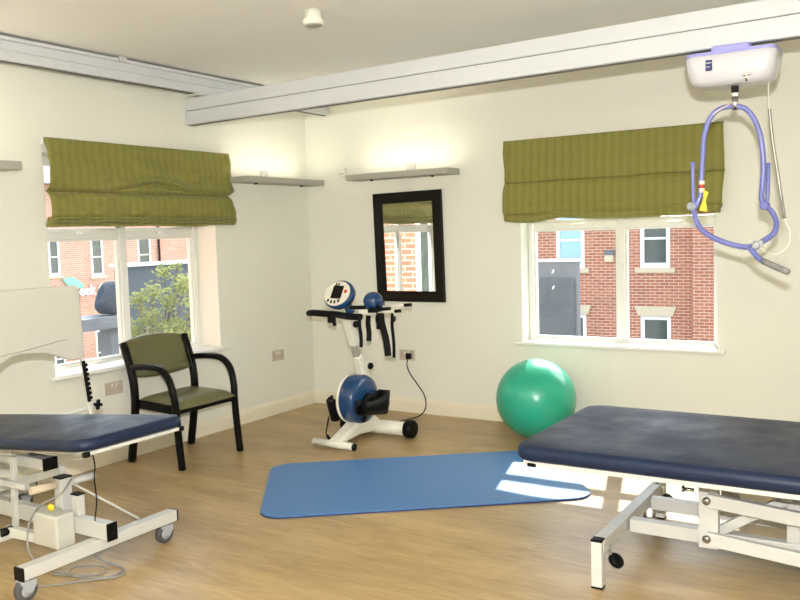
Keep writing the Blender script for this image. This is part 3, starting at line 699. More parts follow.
MB().beam((.55, -3.72, .40), (1.15, -3.66, .37), .03, .03, .003).build('upper_link', M['steel_white'], t)
MB().cyl((1.07, -3.755, .165), (1.07, -3.70, .165), .020, 16).build('pivot_knob', M['black'], t)
MB().beam((1.05, -3.72, .165), (1.22, -3.62, .12), .045, .045, .004).build('linkage', M['motor'], t)
MB().beam((1.00, -3.98, .13), (1.06, -3.70, .15), .03, .055, .004).build('side_link', M['steel_white'], t)
MB().tube([(1.26, -3.53, .385), (1.50, -3.31, .165)], .0055, 8, smooth=0).build('stay_rod', M['steel_white'], t)
cb = MB()
cb.tube([(1.24, -3.50, .36), (1.30, -3.53, .39), (1.31, -3.60, .34), (1.25, -3.66, .30), (1.20, -3.69, .22), (1.22, -3.72, .10), (1.30, -3.70, .02), (1.40, -3.66, .006)], .0045, 7)
cb.build('motor_cable', M['cable'], t)
MB().tube([(1.36, -3.70, .006), (1.48, -3.66, .006), (1.56, -3.58, .006), (1.50, -3.54, .010), (1.40, -3.60, .012), (1.46, -3.68, .012), (1.60, -3.62, .006), (1.62, -3.52, .006), (1.52, -3.49, .008), (1.44, -3.52, .04), (1.42, -3.53, .15)], .004, 7).build('floor_cable', M['cable'], t)
MB().tube([(1.42, -3.84, .006), (1.50, -3.76, .008), (1.58, -3.66, .006), (1.66, -3.57, .006), (1.60, -3.50, .006), (1.48, -3.52, .03), (1.45, -3.54, .15)], .004, 7).build('floor_cable', M['cable'], t)
MB().tube([tiltP(V((1.735, -3.735, -.02))), (1.735, -3.725, .56), (1.72, -3.72, .50), (1.66, -3.67, .38), (1.55, -3.60, .26), (1.50, -3.56, .235)], .003, 7).build('hand_control_cable', M['black'], t)
MB().lathe((1.33, -3.665, .300), (.5, -.85, .1), [(.001, 0), (.018, 0), (.018, .004), (.001, .004)], 6).build('yellow_tag', M['yellow'], t, label='small yellow tag on the cable')
# white moulded panel over the far side, on its notched post
px = .86
ol = []
yR, yLf, zT = -3.045, -3.80, 1.283
def pz(z): return z
arc = [(LX(a, b, px).y, LX(a, b, px).z) for a, b in ((84.8, 350), (80, 292), (78.5, 287), (76, 285.4), (0, 290.5))] + [(-3.80, 1.27), (-3.83, 1.10), (-3.83, .90), (-3.78, .86), (-3.70, .88)] + [(LX(a, b, px).y, LX(a, b, px).z) for a, b in ((0, 366), (10, 358.5), (20, 355), (32, 353.5), (45, 353.5), (55, 355.5), (65, 358.5), (72, 360), (80, 359), (84.5, 356))]
MB().prism([(px, y, z) for y, z in arc], (-.03, 0, 0)).build('back_panel', M['panel'], t, bevel=.008, label='white moulded panel with arched lower edge')
MB().tube([(px + .003, -3.80, .945), (px + .003, -3.55, .962), (px + .003, -3.40, .975), (px + .003, -3.19, 1.0)], .0022, 6).build('panel_seam', M['uplight'], t)
pa, pb = LX(82.3, 358, px), LX(90.5, 411, px + .01); pd = (pb - pa)
MB().beam(pa, pb + V((0, 0, -.03)), .020, .022, .003).build('panel_post', M['panel'], t)
mb = MB(); mb.beam(pa + pd * .05, pa + pd * .82, .024, .020, .002)
for k in range(8): mb.box(pa + pd * (.13 + .088 * k) + V((.012, 0, 0)), (.012, .030, .018), None, .003)
mb.build('ratchet', M['black'], t)
kc = LX(98, 404.5, .875)
mb = MB(); mb.beam(kc + V((0, -.026, .005)), kc + V((0, .026, -.005)), .018, .018, .005); mb.beam(kc + V((0, -.005, -.028)), kc + V((0, .005, .028)), .018, .018, .005); mb.cyl(kc + V((-.03, -.01, -.02)), kc, .008, 10)
mb.build('star_knob', M['black'], t)
MB().beam(kc + V((-.02, 0, -.01)), kc + V((-.02, -.19, -.03)), .02, .02, .003).build('panel_bracket', M['steel_white'], t)

# ================================================================ PEDAL EXERCISER
t = thing('pedal_exerciser', 'white and blue motorised arm and leg pedal exerciser standing before the corner', 'exercise machine', (1.2, -1.0, 0))
tb0, tb1 = V((.980, -1.275, .031)), V((1.345, -1.29, .031))
f = MB().cyl(tb0, tb1, .026, 20).build('front_bar', M['white_plastic'], t)
for p, d in ((tb0, -1), (tb1, 1)): MB().lathe(p, (d, 0, 0), [(.027, -.008), (.027, .002), (.018, .006)], 20).build('end_cap', M['black'] if d > 0 else M['white_plastic'], t)
MB().cyl((.97, -.78, .054), (1.455, -.78, .064), .051, 24).build('rear_bar', M['white_plastic'], t)
for x0, x1 in ((1.455, 1.525), (.89, .97)): MB().lathe((x0, -.78, .066), (1, 0, 0), [(.052, 0), (.066, .006), (.066, x1 - x0 - .008), (.056, x1 - x0)], 28).build('transport_wheel', M['black'], t)
MB().prism([(1.10, -1.28, .02), (1.10, -1.02, .045), (1.10, -.80, .03), (1.10, -.74, .05), (1.10, -.75, .11), (1.10, -.86, .19), (1.10, -.97, .175), (1.10, -1.12, .11), (1.10, -1.27, .055)], (.11, 0, 0)).build('base_housing', M['white_plastic'], t, bevel=.018)
wc = V((1.15, -.985, .305))
MB().lathe(wc + V((-.05, 0, 0)), (1, 0, 0), [(.02, -.012), (.14, -.01), (.172, .004), (.178, .03), (.178, .115), (.168, .138), (.13, .148), (.04, .150)], 48).build('drive_housing', M['blue_plastic'], t)
MB().lathe(wc + V((-.052, 0, 0)), (1, 0, 0), [(.170, 0), (.181, .006), (.181, .022), (.172, .030)], 48).build('housing_rim', M['white_plastic'], t)
for sx, cxx in ((1, 1.285), (-1, 1.065)):
    cz = wc + V((0, .0, 0)); pe = V((cxx + sx * .015, -.985 + sx * .05, .315 - sx * .09))
    MB().lathe((cxx - sx * .03, -.985, .30), (sx, 0, 0), [(.05, 0), (.055, .01), (.05, .03), (.02, .035)], 24).beam(V((cxx, -.985, .30)), pe, .018, .03, .004).build('crank', M['black'], t)
# right foot shell (open boot) and left one seen from behind
def boot(cx, cy, cz, w, tilt, nm='foot_shell', ln=.28):
    mb = MB(); bm = mb.bm; rows = []
    R = Matrix.Rotation(tilt, 3, 'X')
    n = 12
    for i in range(n + 1):
        y = -ln * .55 + ln * i / n; row = []
        for k in range(9):
            a = PI * k / 8 ; hh = .05 + .085 * (i / n) ** 2
            row.append(bm.verts.new(V((cx, cy, cz)) + R @ V((math.cos(a) * w * (1 - .12 * (k % 8 == 0)), y, -math.sin(a) ** .7 * .05 + (hh if k in (0, 8) else hh * .45 if k in (1, 7) else 0)))))
        rows.append(row)
    for i in range(n):
        for k in range(8):
            f = bm.faces.new((rows[i][k], rows[i][k + 1], rows[i + 1][k + 1], rows[i + 1][k])); f.smooth = True
    bm.faces.new(rows[-1])
    o = mb.build(nm, M['black'], t); md = o.modifiers.new('thick', 'SOLIDIFY'); md.thickness = .008
    return o
boot(1.305, -.985, .245, .056, math.radians(-10), ln=.30)
boot(.985, -1.02, .215, .045, math.radians(-72), ln=.17)
MB().tube([(.985, -1.10, .17), (1.0, -1.14, .12), (1.01, -1.17, .06), (1.06, -1.19, .035)], .024, 8, flat=.15, flatdir=(1, .6, 0)).build('foot_strap', M['strap'], t)
MB().tube([(1.27, -1.06, .30), (1.29, -1.07, .20), (1.25, -1.05, .16)], .018, 8, flat=.15, flatdir=(0, 1, 0)).build('foot_strap', M['strap'], t)
MB().cyl((1.01, -.86, .025), (1.06, -.86, .09), .016, 14).build('rubber_foot', M['black'], t)
# column
ca, cm, ct = V((1.17, -.86, .40)), V((1.17, -.975, .62)), V((1.18, -1.10, .925))
MB().beam(ca + V((0, .07, -.2)), cm, .062, .062, .012, up=(1, 0, 0)).build('lower_column', M['white_plastic'], t)
MB().beam(cm + (ct - cm) * -.02, cm + (ct - cm) * .30, .040, .040, .005, up=(1, 0, 0)).build('telescopic_tube', M['uplight'], t)
MB().beam(cm + (ct - cm) * .28, ct, .058, .070, .012, up=(1, 0, 0)).build('upper_column', M['white_plastic'], t)
for p in (V((1.215, -.88, .535)), V((1.225, -1.06, .865))): MB().lathe(p, (1, -.2, 0), [(.012, -.01), (.024, 0), (.026, .012), (.018, .022)], 18).build('clamp_knob', M['black'], t)
# padded handlebar
MB().cyl(V((1.10, -1.16, .955)), V((1.10, -1.14, .86)), .013, 12).beam((1.06, -1.16, .905), (1.12, -1.16, .905), .03, .05, .006).build('bar_clamp', M['black'], t)
bar = [(.90, -1.17, .948), (.95, -1.18, .952), (1.01, -1.17, .948), (1.06, -1.15, .943), (1.12, -1.14, .940), (1.18, -1.15, .935), (1.26, -1.17, .932), (1.345, -1.165, .930)]
MB().tube(bar, .036, 14, flat=.66, flatdir=(0, 0, 1)).build('handlebar', M['black'], t)
# control head
hn = V((-.12, -.88, .46)).normalized(); hc = V((1.128, -1.13, 1.088))
hx = V((0, 0, 1)).cross(hn) * -1; hx.normalize(); hy = hx.cross(hn) * -1; hy = hn.cross(hx) if hn.cross(hx).z > 0 else hx.cross(hn)
if hx.x < 0: hx = -hx
def oval(c0, rx, ry, n=40): return [c0 + hx * math.cos(2 * PI * k / n) * rx + hy * math.sin(2 * PI * k / n) * ry for k in range(n)]
mb = MB(); bm = mb.bm; rings = []
for (rx, ry, dd) in ((.126, .100, .004), (.134, .108, -.006), (.136, .110, -.025), (.125, .102, -.055), (.09, .075, -.085), (.04, .03, -.10)):
    rings.append([bm.verts.new(p) for p in oval(hc + hn * dd, rx, ry)])
for i in range(len(rings) - 1):
    for k in range(40):
        f = bm.faces.new((rings[i][k], rings[i][(k + 1) % 40], rings[i + 1][(k + 1) % 40], rings[i + 1][k])); f.smooth = True
bm.faces.new(rings[0]); bm.faces.new(rings[-1])
hd = mb.build('control_head', M['blue_plastic'], t)
MB().prism(oval(hc + hn * .0042, .121, .095), hn * .004).build('face_plate', M['white_plastic'], hd)
HR = Matrix((hx, hy, hn)).transposed()
def hp(a, b, d=.009): return hc + hx * a + hy * b + hn * d
MB().box(hp(.000, .010), (.100, .100, .004), HR, .001).box(hp(-.030, .068), (.012, .026, .004), HR).box(hp(-.006, .070), (.012, .022, .004), HR).build('display_screen', M['screen'], hd)
mb = MB()
for k in range(4): mb.box(hp(-.066 + .034 * k, -.056 - .010 * (k in (1, 2))), (.018, .024, .004), HR, .002)
mb.build('keys', M['black'], hd)
MB().lathe(hp(.078, .018, .008), hn, [(.014, 0), (.014, .003), (.008, .005)], 18).build('stop_button', M['red'], hd)
MB().beam(hc - hn * .07, V((1.19, -1.05, .94)), .05, .06, .012).build('head_neck', M['blue_plastic'], t)
# arm trainer
MB().beam((1.19, -1.07, .985), (1.34, -1.02, .985), .035, .028, .004).build('arm_bracket', M['black'], t)
MB().sphere((1.345, -1.0, 1.03), .072, (1, 1, .92)).cyl((1.30, -1.02, 1.0), (1.42, -.98, 1.0), .04, 20).build('arm_drive', M['blue_plastic'], t)
MB().beam((1.25, -1.04, .955), (1.42, -.99, .955), .05, .04, .006).build('arm_base', M['white_plastic'], t)
MB().beam((1.39, -1.02, 1.0), (1.42, -1.04, .93), .02, .05, .004).beam((1.34, -1.05, .965), (1.50, -1.02, .975), .05, .03, .004).lathe((1.53, -1.03, .91), (1, 0, 0), [(.02, 0), (.022, .01), (.01, .016)], 14).build('arm_crank', M['black'], t)
for (a, b) in (((1.42, -1.0, .990), (1.64, -.97, 1.005)), ((1.42, -1.05, .955), (1.60, -1.05, .968))):
    a, b = V(a), V(b); MB().cyl(a, b, .009, 10).build('grip_rod', M['white_plastic'], t); MB().cyl(b - (b - a) * .22, b + (b - a) * .03, .012, 12).build('rod_grip', M['black'], t)
for (x, y, z0, z1, w, dx) in ((1.265, -1.06, .925, .70, .013, .004), (1.335, -1.05, .93, .745, .018, -.004), (1.43, -1.04, .97, .645, .024, .055), (1.53, -1.04, .95, .635, .011, .004), (1.40, -1.03, .93, .83, .013, .0)):
    MB().tube([(x, y, z0), (x + dx * .3, y - .008, z0 * .7 + z1 * .3), (x + dx * .7, y + .004, z0 * .35 + z1 * .65), (x + dx, y, z1)], w, 8, flat=.14, flatdir=(.45, -.9, 0)).build('strap', M['strap'], t)
# mains lead and plug
t2 = thing('power_lead', 'thin black power lead with plug running from wall socket to the pedal exerciser', 'cable', (1.03, -.03, .0))
MB().bb((1.005, -.045, .455), (1.053, -.0125, .505), .008).build('plug', M['black'], t2)
MB().tube([(1.03, -.045, .462), (1.03, -.06, .41), (1.06, -.065, .34), (1.13, -.07, .26), (1.20, -.075, .17), (1.22, -.09, .08), (1.20, -.13, .02), (1.17, -.24, .006), (1.12, -.42, .006), (1.08, -.60, .006), (1.10, -.71, .03)], .0045, 8).build('flex', M['black'], t2)

# ================================================================ CEILING HOIST
yh = -1.685
t = thing('ceiling_hoist', 'pale grey lifting hoist unit with lilac spreader bar hanging from the gantry beam', 'hoist', (3.94, yh, 2.15))
# cassette body: lofted cross-sections
mb = MB(); bm = mb.bm; rings = []
def hring(z, hx_, hy_, r, n=8):
    return [bm.verts.new(p) for p in rrect(V((3.915 - hx_, yh - hy_, z)), V((1, 0, 0)), V((0, 1, 0)), 2 * hx_, 2 * hy_, r, n)]
for z, a, b, r in ((2.155, .13, .06, .05), (2.160, .160, .085, .06), (2.175, .182, .10, .06), (2.21, .193, .108, .055), (2.25, .200, .112, .05), (2.290, .204, .114, .045), (2.296, .198, .108, .04)): rings.append(hring(z, a, b, r))
for i in range(len(rings) - 1):
    for k in range(len(rings[0])):
        f = bm.faces.new((rings[i][k], rings[i][(k + 1) % len(rings[0])], rings[i + 1][(k + 1) % len(rings[0])], rings[i + 1][k])); f.smooth = True
bm.faces.new(rings[0]); bm.faces.new(rings[-1]); body = mb.build('hoist_body', M['hoist_grey'], t)
MB().prism(rrect(V((3.715, yh - .108, 2.296)), V((1, 0, 0)), V((0, 1, 0)), .40, .216, .04), (0, 0, .014)).build('top_tray', M['lilac_plastic'], t)
MB().bb((3.835, yh - .112, 2.296), (4.005, yh + .08, 2.334), .008).bb((3.965, yh - .06, 2.325), (3.99, yh - .045, 2.337), .002).build('trolley_cover', M['lilac_plastic'], t)
MB().bb((3.812, yh - .1165, 2.222), (3.842, yh - .106, 2.272), .002).build('badge', M['navy_label'], body)
MB().bb((3.816, yh - .1175, 2.256), (3.838, yh - .116, 2.260)).bb((3.816, yh - .1175, 2.238), (3.832, yh - .116, 2.241)).build('badge_print', M['hoist_grey'], body)
MB().cyl((3.99, yh - .085, 2.16), (3.985, yh - .10, 2.185), .006, 10).bb((3.972, yh - .11, 2.182), (4.012, yh - .095, 2.194), .003).build('reset_lever', M['chrome'], t)
def HP(px_, py_, dy=0): return WY(px_, py_, yh + dy)
top = HP(735, 104)
MB().bb((top.x - .016, yh - .014, 2.125), (top.x + .016, yh + .014, 2.158), .003).build('strap_exit', M['black'], t)
MB().bb((top.x - .012, yh - .003, top.z + .02), (top.x + .012, yh + .003, 2.13)).build('lift_strap', M['chrome'], t)
MB().cyl((top.x, yh, top.z - .03), (top.x, yh, top.z + .035), .015, 16).cyl((top.x - .02, yh, top.z - .012), (top.x + .02, yh, top.z - .012), .008, 12).build('swivel', M['chrome'], t)
R_ = .0125
def P2(pts, y0=0, y1=0): return [HP(a, b, y0 + (y1 - y0) * i / (len(pts) - 1)) for i, (a, b) in enumerate(pts)]
MB().tube(P2([(737, 106), (722, 108), (711, 117), (704.5, 134), (702.8, 155), (701.4, 178), (700, 196), (694, 209)], 0, -.04), R_, 14).tube(P2([(733, 106), (744, 108), (753, 117), (760.5, 136), (763.3, 160), (762.5, 185), (761.5, 198), (765, 207)], 0, .04), R_, 14).build('upper_bow', M['lilac'], t)
MB().tube(P2([(692.6, 164), (692.9, 180), (693.4, 196), (694.5, 208)], -.06, -.04), .0095, 12).sphere(HP(692.6, 164, -.06), .012, seg=16).build('sling_arm', M['lilac'], t)
MB().tube(P2([(768.3, 165), (768, 182), (767.3, 198), (765.5, 207)], .06, .04), .0095, 12).sphere(HP(768.3, 165, .06), .012, seg=16).build('sling_arm', M['lilac'], t)
MB().tube(P2([(693.5, 208), (696, 220), (702, 230), (714, 238), (730, 244), (745, 247), (754, 245.5)], -.04, -.20), R_ * 1.05, 14).build('lower_bow', M['lilac'], t)
MB().tube(P2([(765, 206), (772, 212), (776.5, 223), (774, 233), (765, 240), (756, 245)], .04, -.20), R_ * 1.05, 14).build('lower_bow', M['lilac'], t)
k1 = HP(691.5, 206.5, -.05); MB().lathe(k1, (-.4, -.9, 0), [(.016, -.015), (.02, -.008), (.02, .010), (.014, .016)], 20).build('pivot_cap', M['castor_grey'], t)
k2 = HP(765, 205.5, .03); MB().lathe(k2, (-.4, -.9, 0), [(.016, -.018), (.021, -.01), (.021, .012), (.014, .018)], 20).build('pivot_cap', M['lilac'], t)
hA, hB, hC = HP(750, 248, -.20), HP(757.5, 257.5, -.24), HP(763, 261, -.27)
MB().tube([hA, hB, hC], .013, 12).build('handle_stem', M['lilac'], t)
MB().tube([hC, HP(776, 267, -.30), HP(787, 271.5, -.33)], .0145, 14, smooth=3).sphere(HP(787, 271.5, -.33), .0145, seg=14).build('handle_grip', M['grey'], t)
MB().lathe(HP(756, 245.5, -.215), (0, -1, 0), [(.016, -.012), (.02, 0), (.012, .012)], 16).bb(HP(756, 245.5, -.20) - V((.012, .01, .01)), HP(756, 245.5, -.20) + V((.03, .01, .022)), .004).build('joint_block', M['castor_grey'], t)
q = HP(701.8, 187, -.035); MB().cyl(q + V((0, 0, -.028)), q + V((0, 0, .03)), .0135, 14).build('warning_label', M['white_plastic'], t); MB().cyl(q + V((0, 0, -.006)), q + V((0, 0, .012)), .0139, 14).build('warning_print', M['red'], t)
mb = MB(); a = HP(704, 190, -.045); mb.prism([a, a + V((.022, 0, -.012)), a + V((.008, 0, -.05)), a + V((.016, 0, -.105)), a + V((-.022, 0, -.098)), a + V((-.004, 0, -.045))], (0, -.003, 0)).build('yellow_ribbon', M['yellow'], t)
MB().tube(P2([(733, 102), (722, 108.5), (713, 115)], -.02, -.02), .003, 8).build('copper_wire', M['beige_tube'], t)
# pull cord
MB().tube(P2([(769, 78), (768.5, 95), (769.4, 110), (772.5, 140), (777.5, 172), (784.5, 218), (790, 232), (788, 246), (776, 254.5), (764, 251), (757, 247)], .02, -.18), .0022, 8).build('pull_cord', M['white_plastic'], t)
MB().tube(P2([(769.4, 109), (772.5, 140), (777.5, 172), (784.5, 218.6)], -.005, -.075), .008, 10).build('cord_sleeve', M['grey'], t)

# ================================================================ OUTSIDE
GZ = -6.2
mb = MB().bb((-120, -120, GZ - .2), (90, 120, GZ)); mb.build('ground', M['ground'], kind='structure')
def sash(parent, P, u0, u1, v0, v1, bars=(.52,), gl='dark_glass', fw=.11, d=.10, nocol=False):
    """P(u,v,d) d outwards from the facade"""
    def bar(mb, ua, ub, va, vb, da, db):
        p, q = V(P(ua, va, da)), V(P(ub, vb, db)); mb.bb([min(p[i], q[i]) for i in range(3)], [max(p[i], q[i]) for i in range(3)])
    f = MB(); bar(f, u0, u0 + fw, v0, v1, -d, -d + .08); bar(f, u1 - fw, u1, v0, v1, -d, -d + .08)
    bar(f, u0 + fw, u1 - fw, v0, v0 + fw * 1.3, -d, -d + .08); bar(f, u0 + fw, u1 - fw, v1 - fw, v1, -d, -d + .08)
    for b in bars: z = v0 + (v1 - v0) * b; bar(f, u0 + fw, u1 - fw, z - .035, z + .035, -d, -d + .07)
    fr = f.build('window', M['sash'], parent)
    g = MB(); bar(g, u0 + fw * .9, u1 - fw * .9, v0 + fw, v1 - fw * .9, -d - .02, -d + .02); g.build('pane', M[gl], fr)
    s = MB(); bar(s, u0 - .15, u1 + .15, v0 - .14, v0, -.02, .07); s.build('stone_sill', M['stone'], parent)
t = thing('brick_wing', 'sunlit brick wing of this building seen only in the mirror through the left window', 'wall', (-2, -3.6, GZ))
MB().bb((-5.0, -3.9, GZ), (-.32, -3.6, 4.2)).build('brick_wall', M['brick_own'], t)
w_ = MB().bb((-1.02, -3.61, .5), (-.42, -3.56, 2.3), .004).build('window', M['sash'], t)
MB().bb((-.94, -3.56, .6), (-.50, -3.555, 2.2)).build('pane', M['dark_glass'], w_)
# ---- building across the street seen through the left window (facade x = XF)
XF = -38.0
PF = lambda u, v, d: (XF + d, u, v)
def LF(a, b): p = LX(a, b, XF); return p.y, p.z
wn = []
y0, zt = LF(49, 243); 
def winpx(xa, xb, yb, top=2.05): a, _ = LF(xa, 262); b, z = LF(xb, yb); return (a, b, LF((xa + xb) / 2, yb)[1], top)
W1 = winpx(49, 61.3, 276); W2 = winpx(91.5, 104.8, 276); W3 = winpx(138.5, 152.5, 276)
lowW = [winpx(91, 104, 376, LF(98, 330)[1]), winpx(49, 61, 376, LF(55, 330)[1])]
W3 = (W3[0], W3[1], W2[2] , 2.05)
holes = [W1, W2, W3]
step = W2[0] - W1[0]
holes += [(W1[0] - step, W1[1] - step, W1[2], 2.05), (W3[0] + 2.2 * step, W3[1] + 2.2 * step, W3[2], 2.05)]
lows = [(h[0], h[1], lowW[0][2], lowW[0][3]) for h in holes]
t = thing('brick_building', 'red brick building with white sash windows seen through the left window across the street', 'building', (XF, 30, GZ), 'brick buildings outside')
ya, yb = 5, 62
holed(ya, yb, GZ, 5.0, holes + lows, lambda u, v, d: (XF - d, u, v), .4).build('brick_wall', M['brick_far'], t)
for h in holes: sash(t, PF, *h, bars=(.46,), fw=.13)
for h in lows: sash(t, PF, *h, bars=(.5,), fw=.13)
dp, _ = LF(158.5, 250); MB().cyl((XF + .08, dp, GZ), (XF + .08, dp, 5), .07, 10).build('drainpipe', M['black'], t)
MB().prism([(XF + .4, ya - .3, 4.95), (XF - 4, ya - .3, 8.0), (XF - 8, ya - .3, 4.95)], (0, yb - ya + .6, 0)).build('roof', M['roof'], t)
MB().bb((XF - 8, ya, GZ), (XF - .42, yb, 4.95)).build('rear_block', M['brick_far'], t)
# sign on that building
sg0 = LF(80, 292)
t = thing('shop_sign', 'white lettered sign with a green leaf on the brick building beyond the left window', 'sign', (XF + .07, sg0[0], sg0[1] - .5))
cu = bpy.data.curves.new('txt', 'FONT'); cu.body = 'eek Ce'; cu.size = .86; cu.extrude = .03; cu.offset = .012
tmp = bpy.data.objects.new('txt', cu); COL.objects.link(tmp); dg = bpy.context.evaluated_depsgraph_get(); me = bpy.data.meshes.new_from_object(tmp.evaluated_get(dg)); bpy.data.objects.remove(tmp)
lt = bpy.data.objects.new('lettering', me); COL.objects.link(lt); me.materials.clear(); me.materials.append(M['sign_white']); lt.parent = t
lt.rotation_euler = (PI / 2, 0, PI / 2); lt.location = (0, LF(78.6, 292)[0] - sg0[0], LF(79.5, 295.5)[1] - sg0[1] + .5); lt.scale = (.92, 1, 1)
a, b = LF(67, 281), LF(79, 283); cy_, cz_ = (a[0] + b[0]) / 2, (a[1] + b[1]) / 2
mb = MB()
mb.prism([(XF + .04, cy_ + p, cz_ - .05 + q) for p, q in ((-.75, .25), (-.35, .38), (.1, .30), (.45, .05), (.75, -.28), (.3, -.36), (-.15, -.28), (-.5, -.05))], (.05, 0, 0))
mb.build('green_leaf', M['sign_green'], t)
# ---- dark clad screen, hooded cover, shrub beyond left window
t = thing('cladding_screen', 'dark blue grey clad wall with a pale top edge behind the leafy shrub', 'screen wall', (-6.2, 4.2, GZ))
zt = LX(160, 262, -6).z
MB().bb((-6.3, 2.98, GZ), (-6.0, 5.4, zt - .05)).build('clad_panel', M['slate'], t); MB().bb((-6.36, 2.93, zt - .05), (-5.94, 5.45, zt), .01).build('coping', M['slate_pale'], t)
xs = -5.6
t = thing('covered_post', 'dark blue hooded cover on a grey post beyond the left window beside the sign', 'garden cover', (xs, 2.3, GZ))
def SP(a, b): p = LX(a, b, xs); return V((xs, p.y, p.z))
hood = [SP(112, 280), SP(118.5, 279), SP(121, 316), SP(101, 316), SP(99.5, 306), SP(102, 298), SP(106, 288)]
mb = MB(); cen = sum(hood, V()) / len(hood); bm = mb.bm; rows = []
for k, (s, dx) in enumerate(((.55, .22), (.9, .16), (1, .0), (.9, -.16), (.55, -.22))): rows.append([bm.verts.new(V((xs + dx, cen.y + (p.y - cen.y) * s, cen.z + (p.z - cen.z) * (.6 + .4 * s)))) for p in hood])
for i in range(4):
    for j in range(len(hood)):
        f = bm.faces.new((rows[i][j], rows[i][(j + 1) % len(hood)], rows[i + 1][(j + 1) % len(hood)], rows[i + 1][j])); f.smooth = True
bm.faces.new(rows[0]); bm.faces.new(rows[-1]); mb.build('hood', M['cover'], t, subsurf=1)
a, b = SP(85, 318), SP(120, 326); MB().bb((xs - .3, a.y - .5, b.z), (xs + .2, b.y, a.z), .01).build('ledge', M['slate_mid'], t)
a, b = SP(105.5, 325), SP(119, 372); MB().bb((xs - .15, a.y, GZ), (xs + .1, b.y, a.z), .01).build('post', M['slate_mid'], t)
t = thing('leafy_shrub', 'tall loose green shrub just outside the left window', 'shrub', (-3.6, 1.4, GZ))
mb = MB(); bm = mb.bm; mb2 = MB(); rnd = random.Random(5)
xt = -3.6
cl = []
for (a, b, r) in ((135, 300, .13), (145, 292, .13), (140, 318, .16), (150, 335, .18), (160, 300, .15), (168, 285, .14), (178, 272, .12), (186, 285, .15), (180, 305, .17), (170, 325, .18), (187, 325, .16), (160, 350, .2), (140, 345, .18), (180, 350, .2), (196, 300, .16), (130, 330, .16), (200, 335, .2), (186, 266, .07)):
    p = LX(a, b, xt); cl.append((V((xt + rnd.uniform(-.3, .3), p.y, p.z)), r))
for cpt, r in cl:
    p = LX(400, 300, xt)
    for k in range(int(165 * (r / .15) ** 2)):
        d = V((rnd.gauss(0, 1), rnd.gauss(0, 1), rnd.gauss(0, 1))).normalized() * r * rnd.uniform(.3, 1.15); pos = cpt + d
        n1 = V((rnd.gauss(0, 1), rnd.gauss(0, 1), rnd.gauss(0, .6))).normalized(); n2 = n1.orthogonal().normalized(); L_ = rnd.uniform(.022, .042); w_ = L_ * .42
        q = [pos - n1 * L_, pos + n2 * w_ + V((0, 0, .006)), pos + n1 * L_, pos - n2 * w_ + V((0, 0, .006))]
        bm.faces.new([bm.verts.new(x) for x in q])
    mb2.tube([(xt, 1.4, GZ), (xt + .03, 1.35, -1.5), (xt, (1.4 + cpt.y) / 2, cpt.z - .7), cpt], (.02, .005), 6, 4)
mb.build('foliage', M['leaf'], t, kind='stuff'); mb2.build('stems', M['bark'], t)

# ---- brick building opposite the right window (facade y = YF)
YF = 20.0
PB = lambda u, v, d: (u, YF - d, v)
def RF(a, b): p = WY(a, b, YF); return p.x, p.z
t = thing('brick_building', 'red brick building with stone sills seen through the right window', 'building', (-2, YF, GZ), 'brick buildings outside')
A = (RF(640, 250)[0], RF(670, 250)[0], RF(655, 268)[1], 2.25)
B = (RF(556, 250)[0], RF(584.5, 250)[0], A[2], 2.25)
Cc = (RF(640.5, 330)[0], RF(671, 330)[0], RF(655, 316)[1] - 1.7, RF(655, 316)[1])
D = (RF(553, 330)[0], RF(586.5, 330)[0], Cc[2], Cc[3])
st = A[0] - B[0]
hs = [A, B, Cc, D] + [(h[0] + k * st, h[1] + k * st, h[2], h[3]) for k in (1, 2) for h in (A, Cc)] + [(h[0] - k * st, h[1] - k * st, h[2], h[3]) for k in (1, 2) for h in (B, D)]
xk = RF(696, 300)[0]
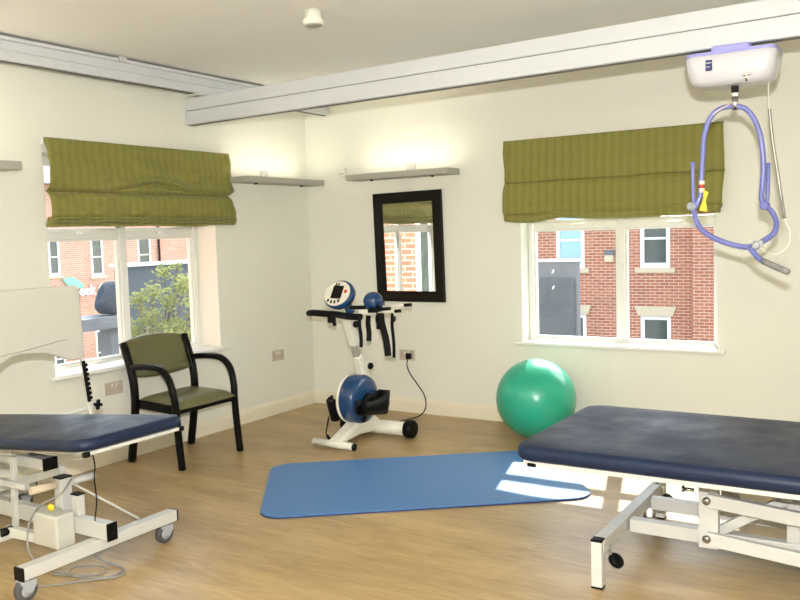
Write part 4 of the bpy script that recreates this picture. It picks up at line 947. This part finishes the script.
holed(-22, xk, GZ, 4.6, [h for h in hs if h[1] < xk - .2], lambda u, v, d: (u, YF + d, v), .4).build('brick_wall', M['brick_near'], t)
for i, h in enumerate([h for h in hs if h[1] < xk - .2]):
    up = h[3] > 1
    sash(t, PB, *h, bars=(.45,) if up else (.5,), gl='sky_glass' if h is B else 'dark_glass', fw=.12)
    if not up:
        z = h[3]; MB().prism([(h[0] - .06, YF - .05, z), (h[1] + .06, YF - .05, z), (h[1] + .18, YF - .05, z + .30), (h[0] - .18, YF - .05, z + .30)], (0, .12, 0)).build('stone_lintel', M['stone'], t)
MB().bb((xk, YF - .45, GZ), (20, YF + .4, 4.6)).build('projecting_bay', M['brick_near'], t)
MB().bb((-22, YF + .42, GZ), (20, YF + 8, 4.55)).build('rear_block', M['brick_near'], t)
MB().prism([(-22.3, YF - .7, 4.55), (-22.3, YF + 4, 7.6), (-22.3, YF + 8.3, 4.55)], (42.6, 0, 0)).build('roof', M['roof'], t)
vx, vz = RF(610, 257); MB().bb((vx - .14, YF - .16, vz - .16), (vx + .14, YF + .02, vz + .06), .02).build('vent_box', M['stone'], t); MB().bb((vx - .15, YF - .12, vz + .06), (vx + .15, YF, vz + .22), .02).build('vent_hood', M['slate_mid'], t)
# pink flowers behind the house window
# ---- dark clad box outside the right window
yb_ = 4.0
t = thing('rooftop_enclosure', 'dark grey panelled enclosure with pale top outside the left pane of the right window', 'enclosure', (.78, yb_ + .05, GZ))
a, b = WY(533, 262, yb_), WY(577, 262, yb_); zt = a.z
MB().bb((a.x, yb_, GZ), (b.x, yb_ + .10, zt)).build('enclosure_body', M['slate_mid'], t)
MB().bb((a.x - .02, yb_ - .03, zt), (b.x + .02, yb_ + .13, zt + .03), .005).build('coping', M['slate_pale'], t)
MB().bb((a.x + .10, yb_ - .025, GZ + .1), (b.x - .03, yb_ - .005, zt - .20)).build('inset_panel', M['slate'], t)
mb = MB()
for z in (zt - .12, zt - .32, zt - .95): mb.box((a.x + .28, yb_ - .03, z), (.02, .02, .05), Matrix.Rotation(.5, 3, 'Y'), .004)
mb.build('fixings', M['slate_pale'], t)
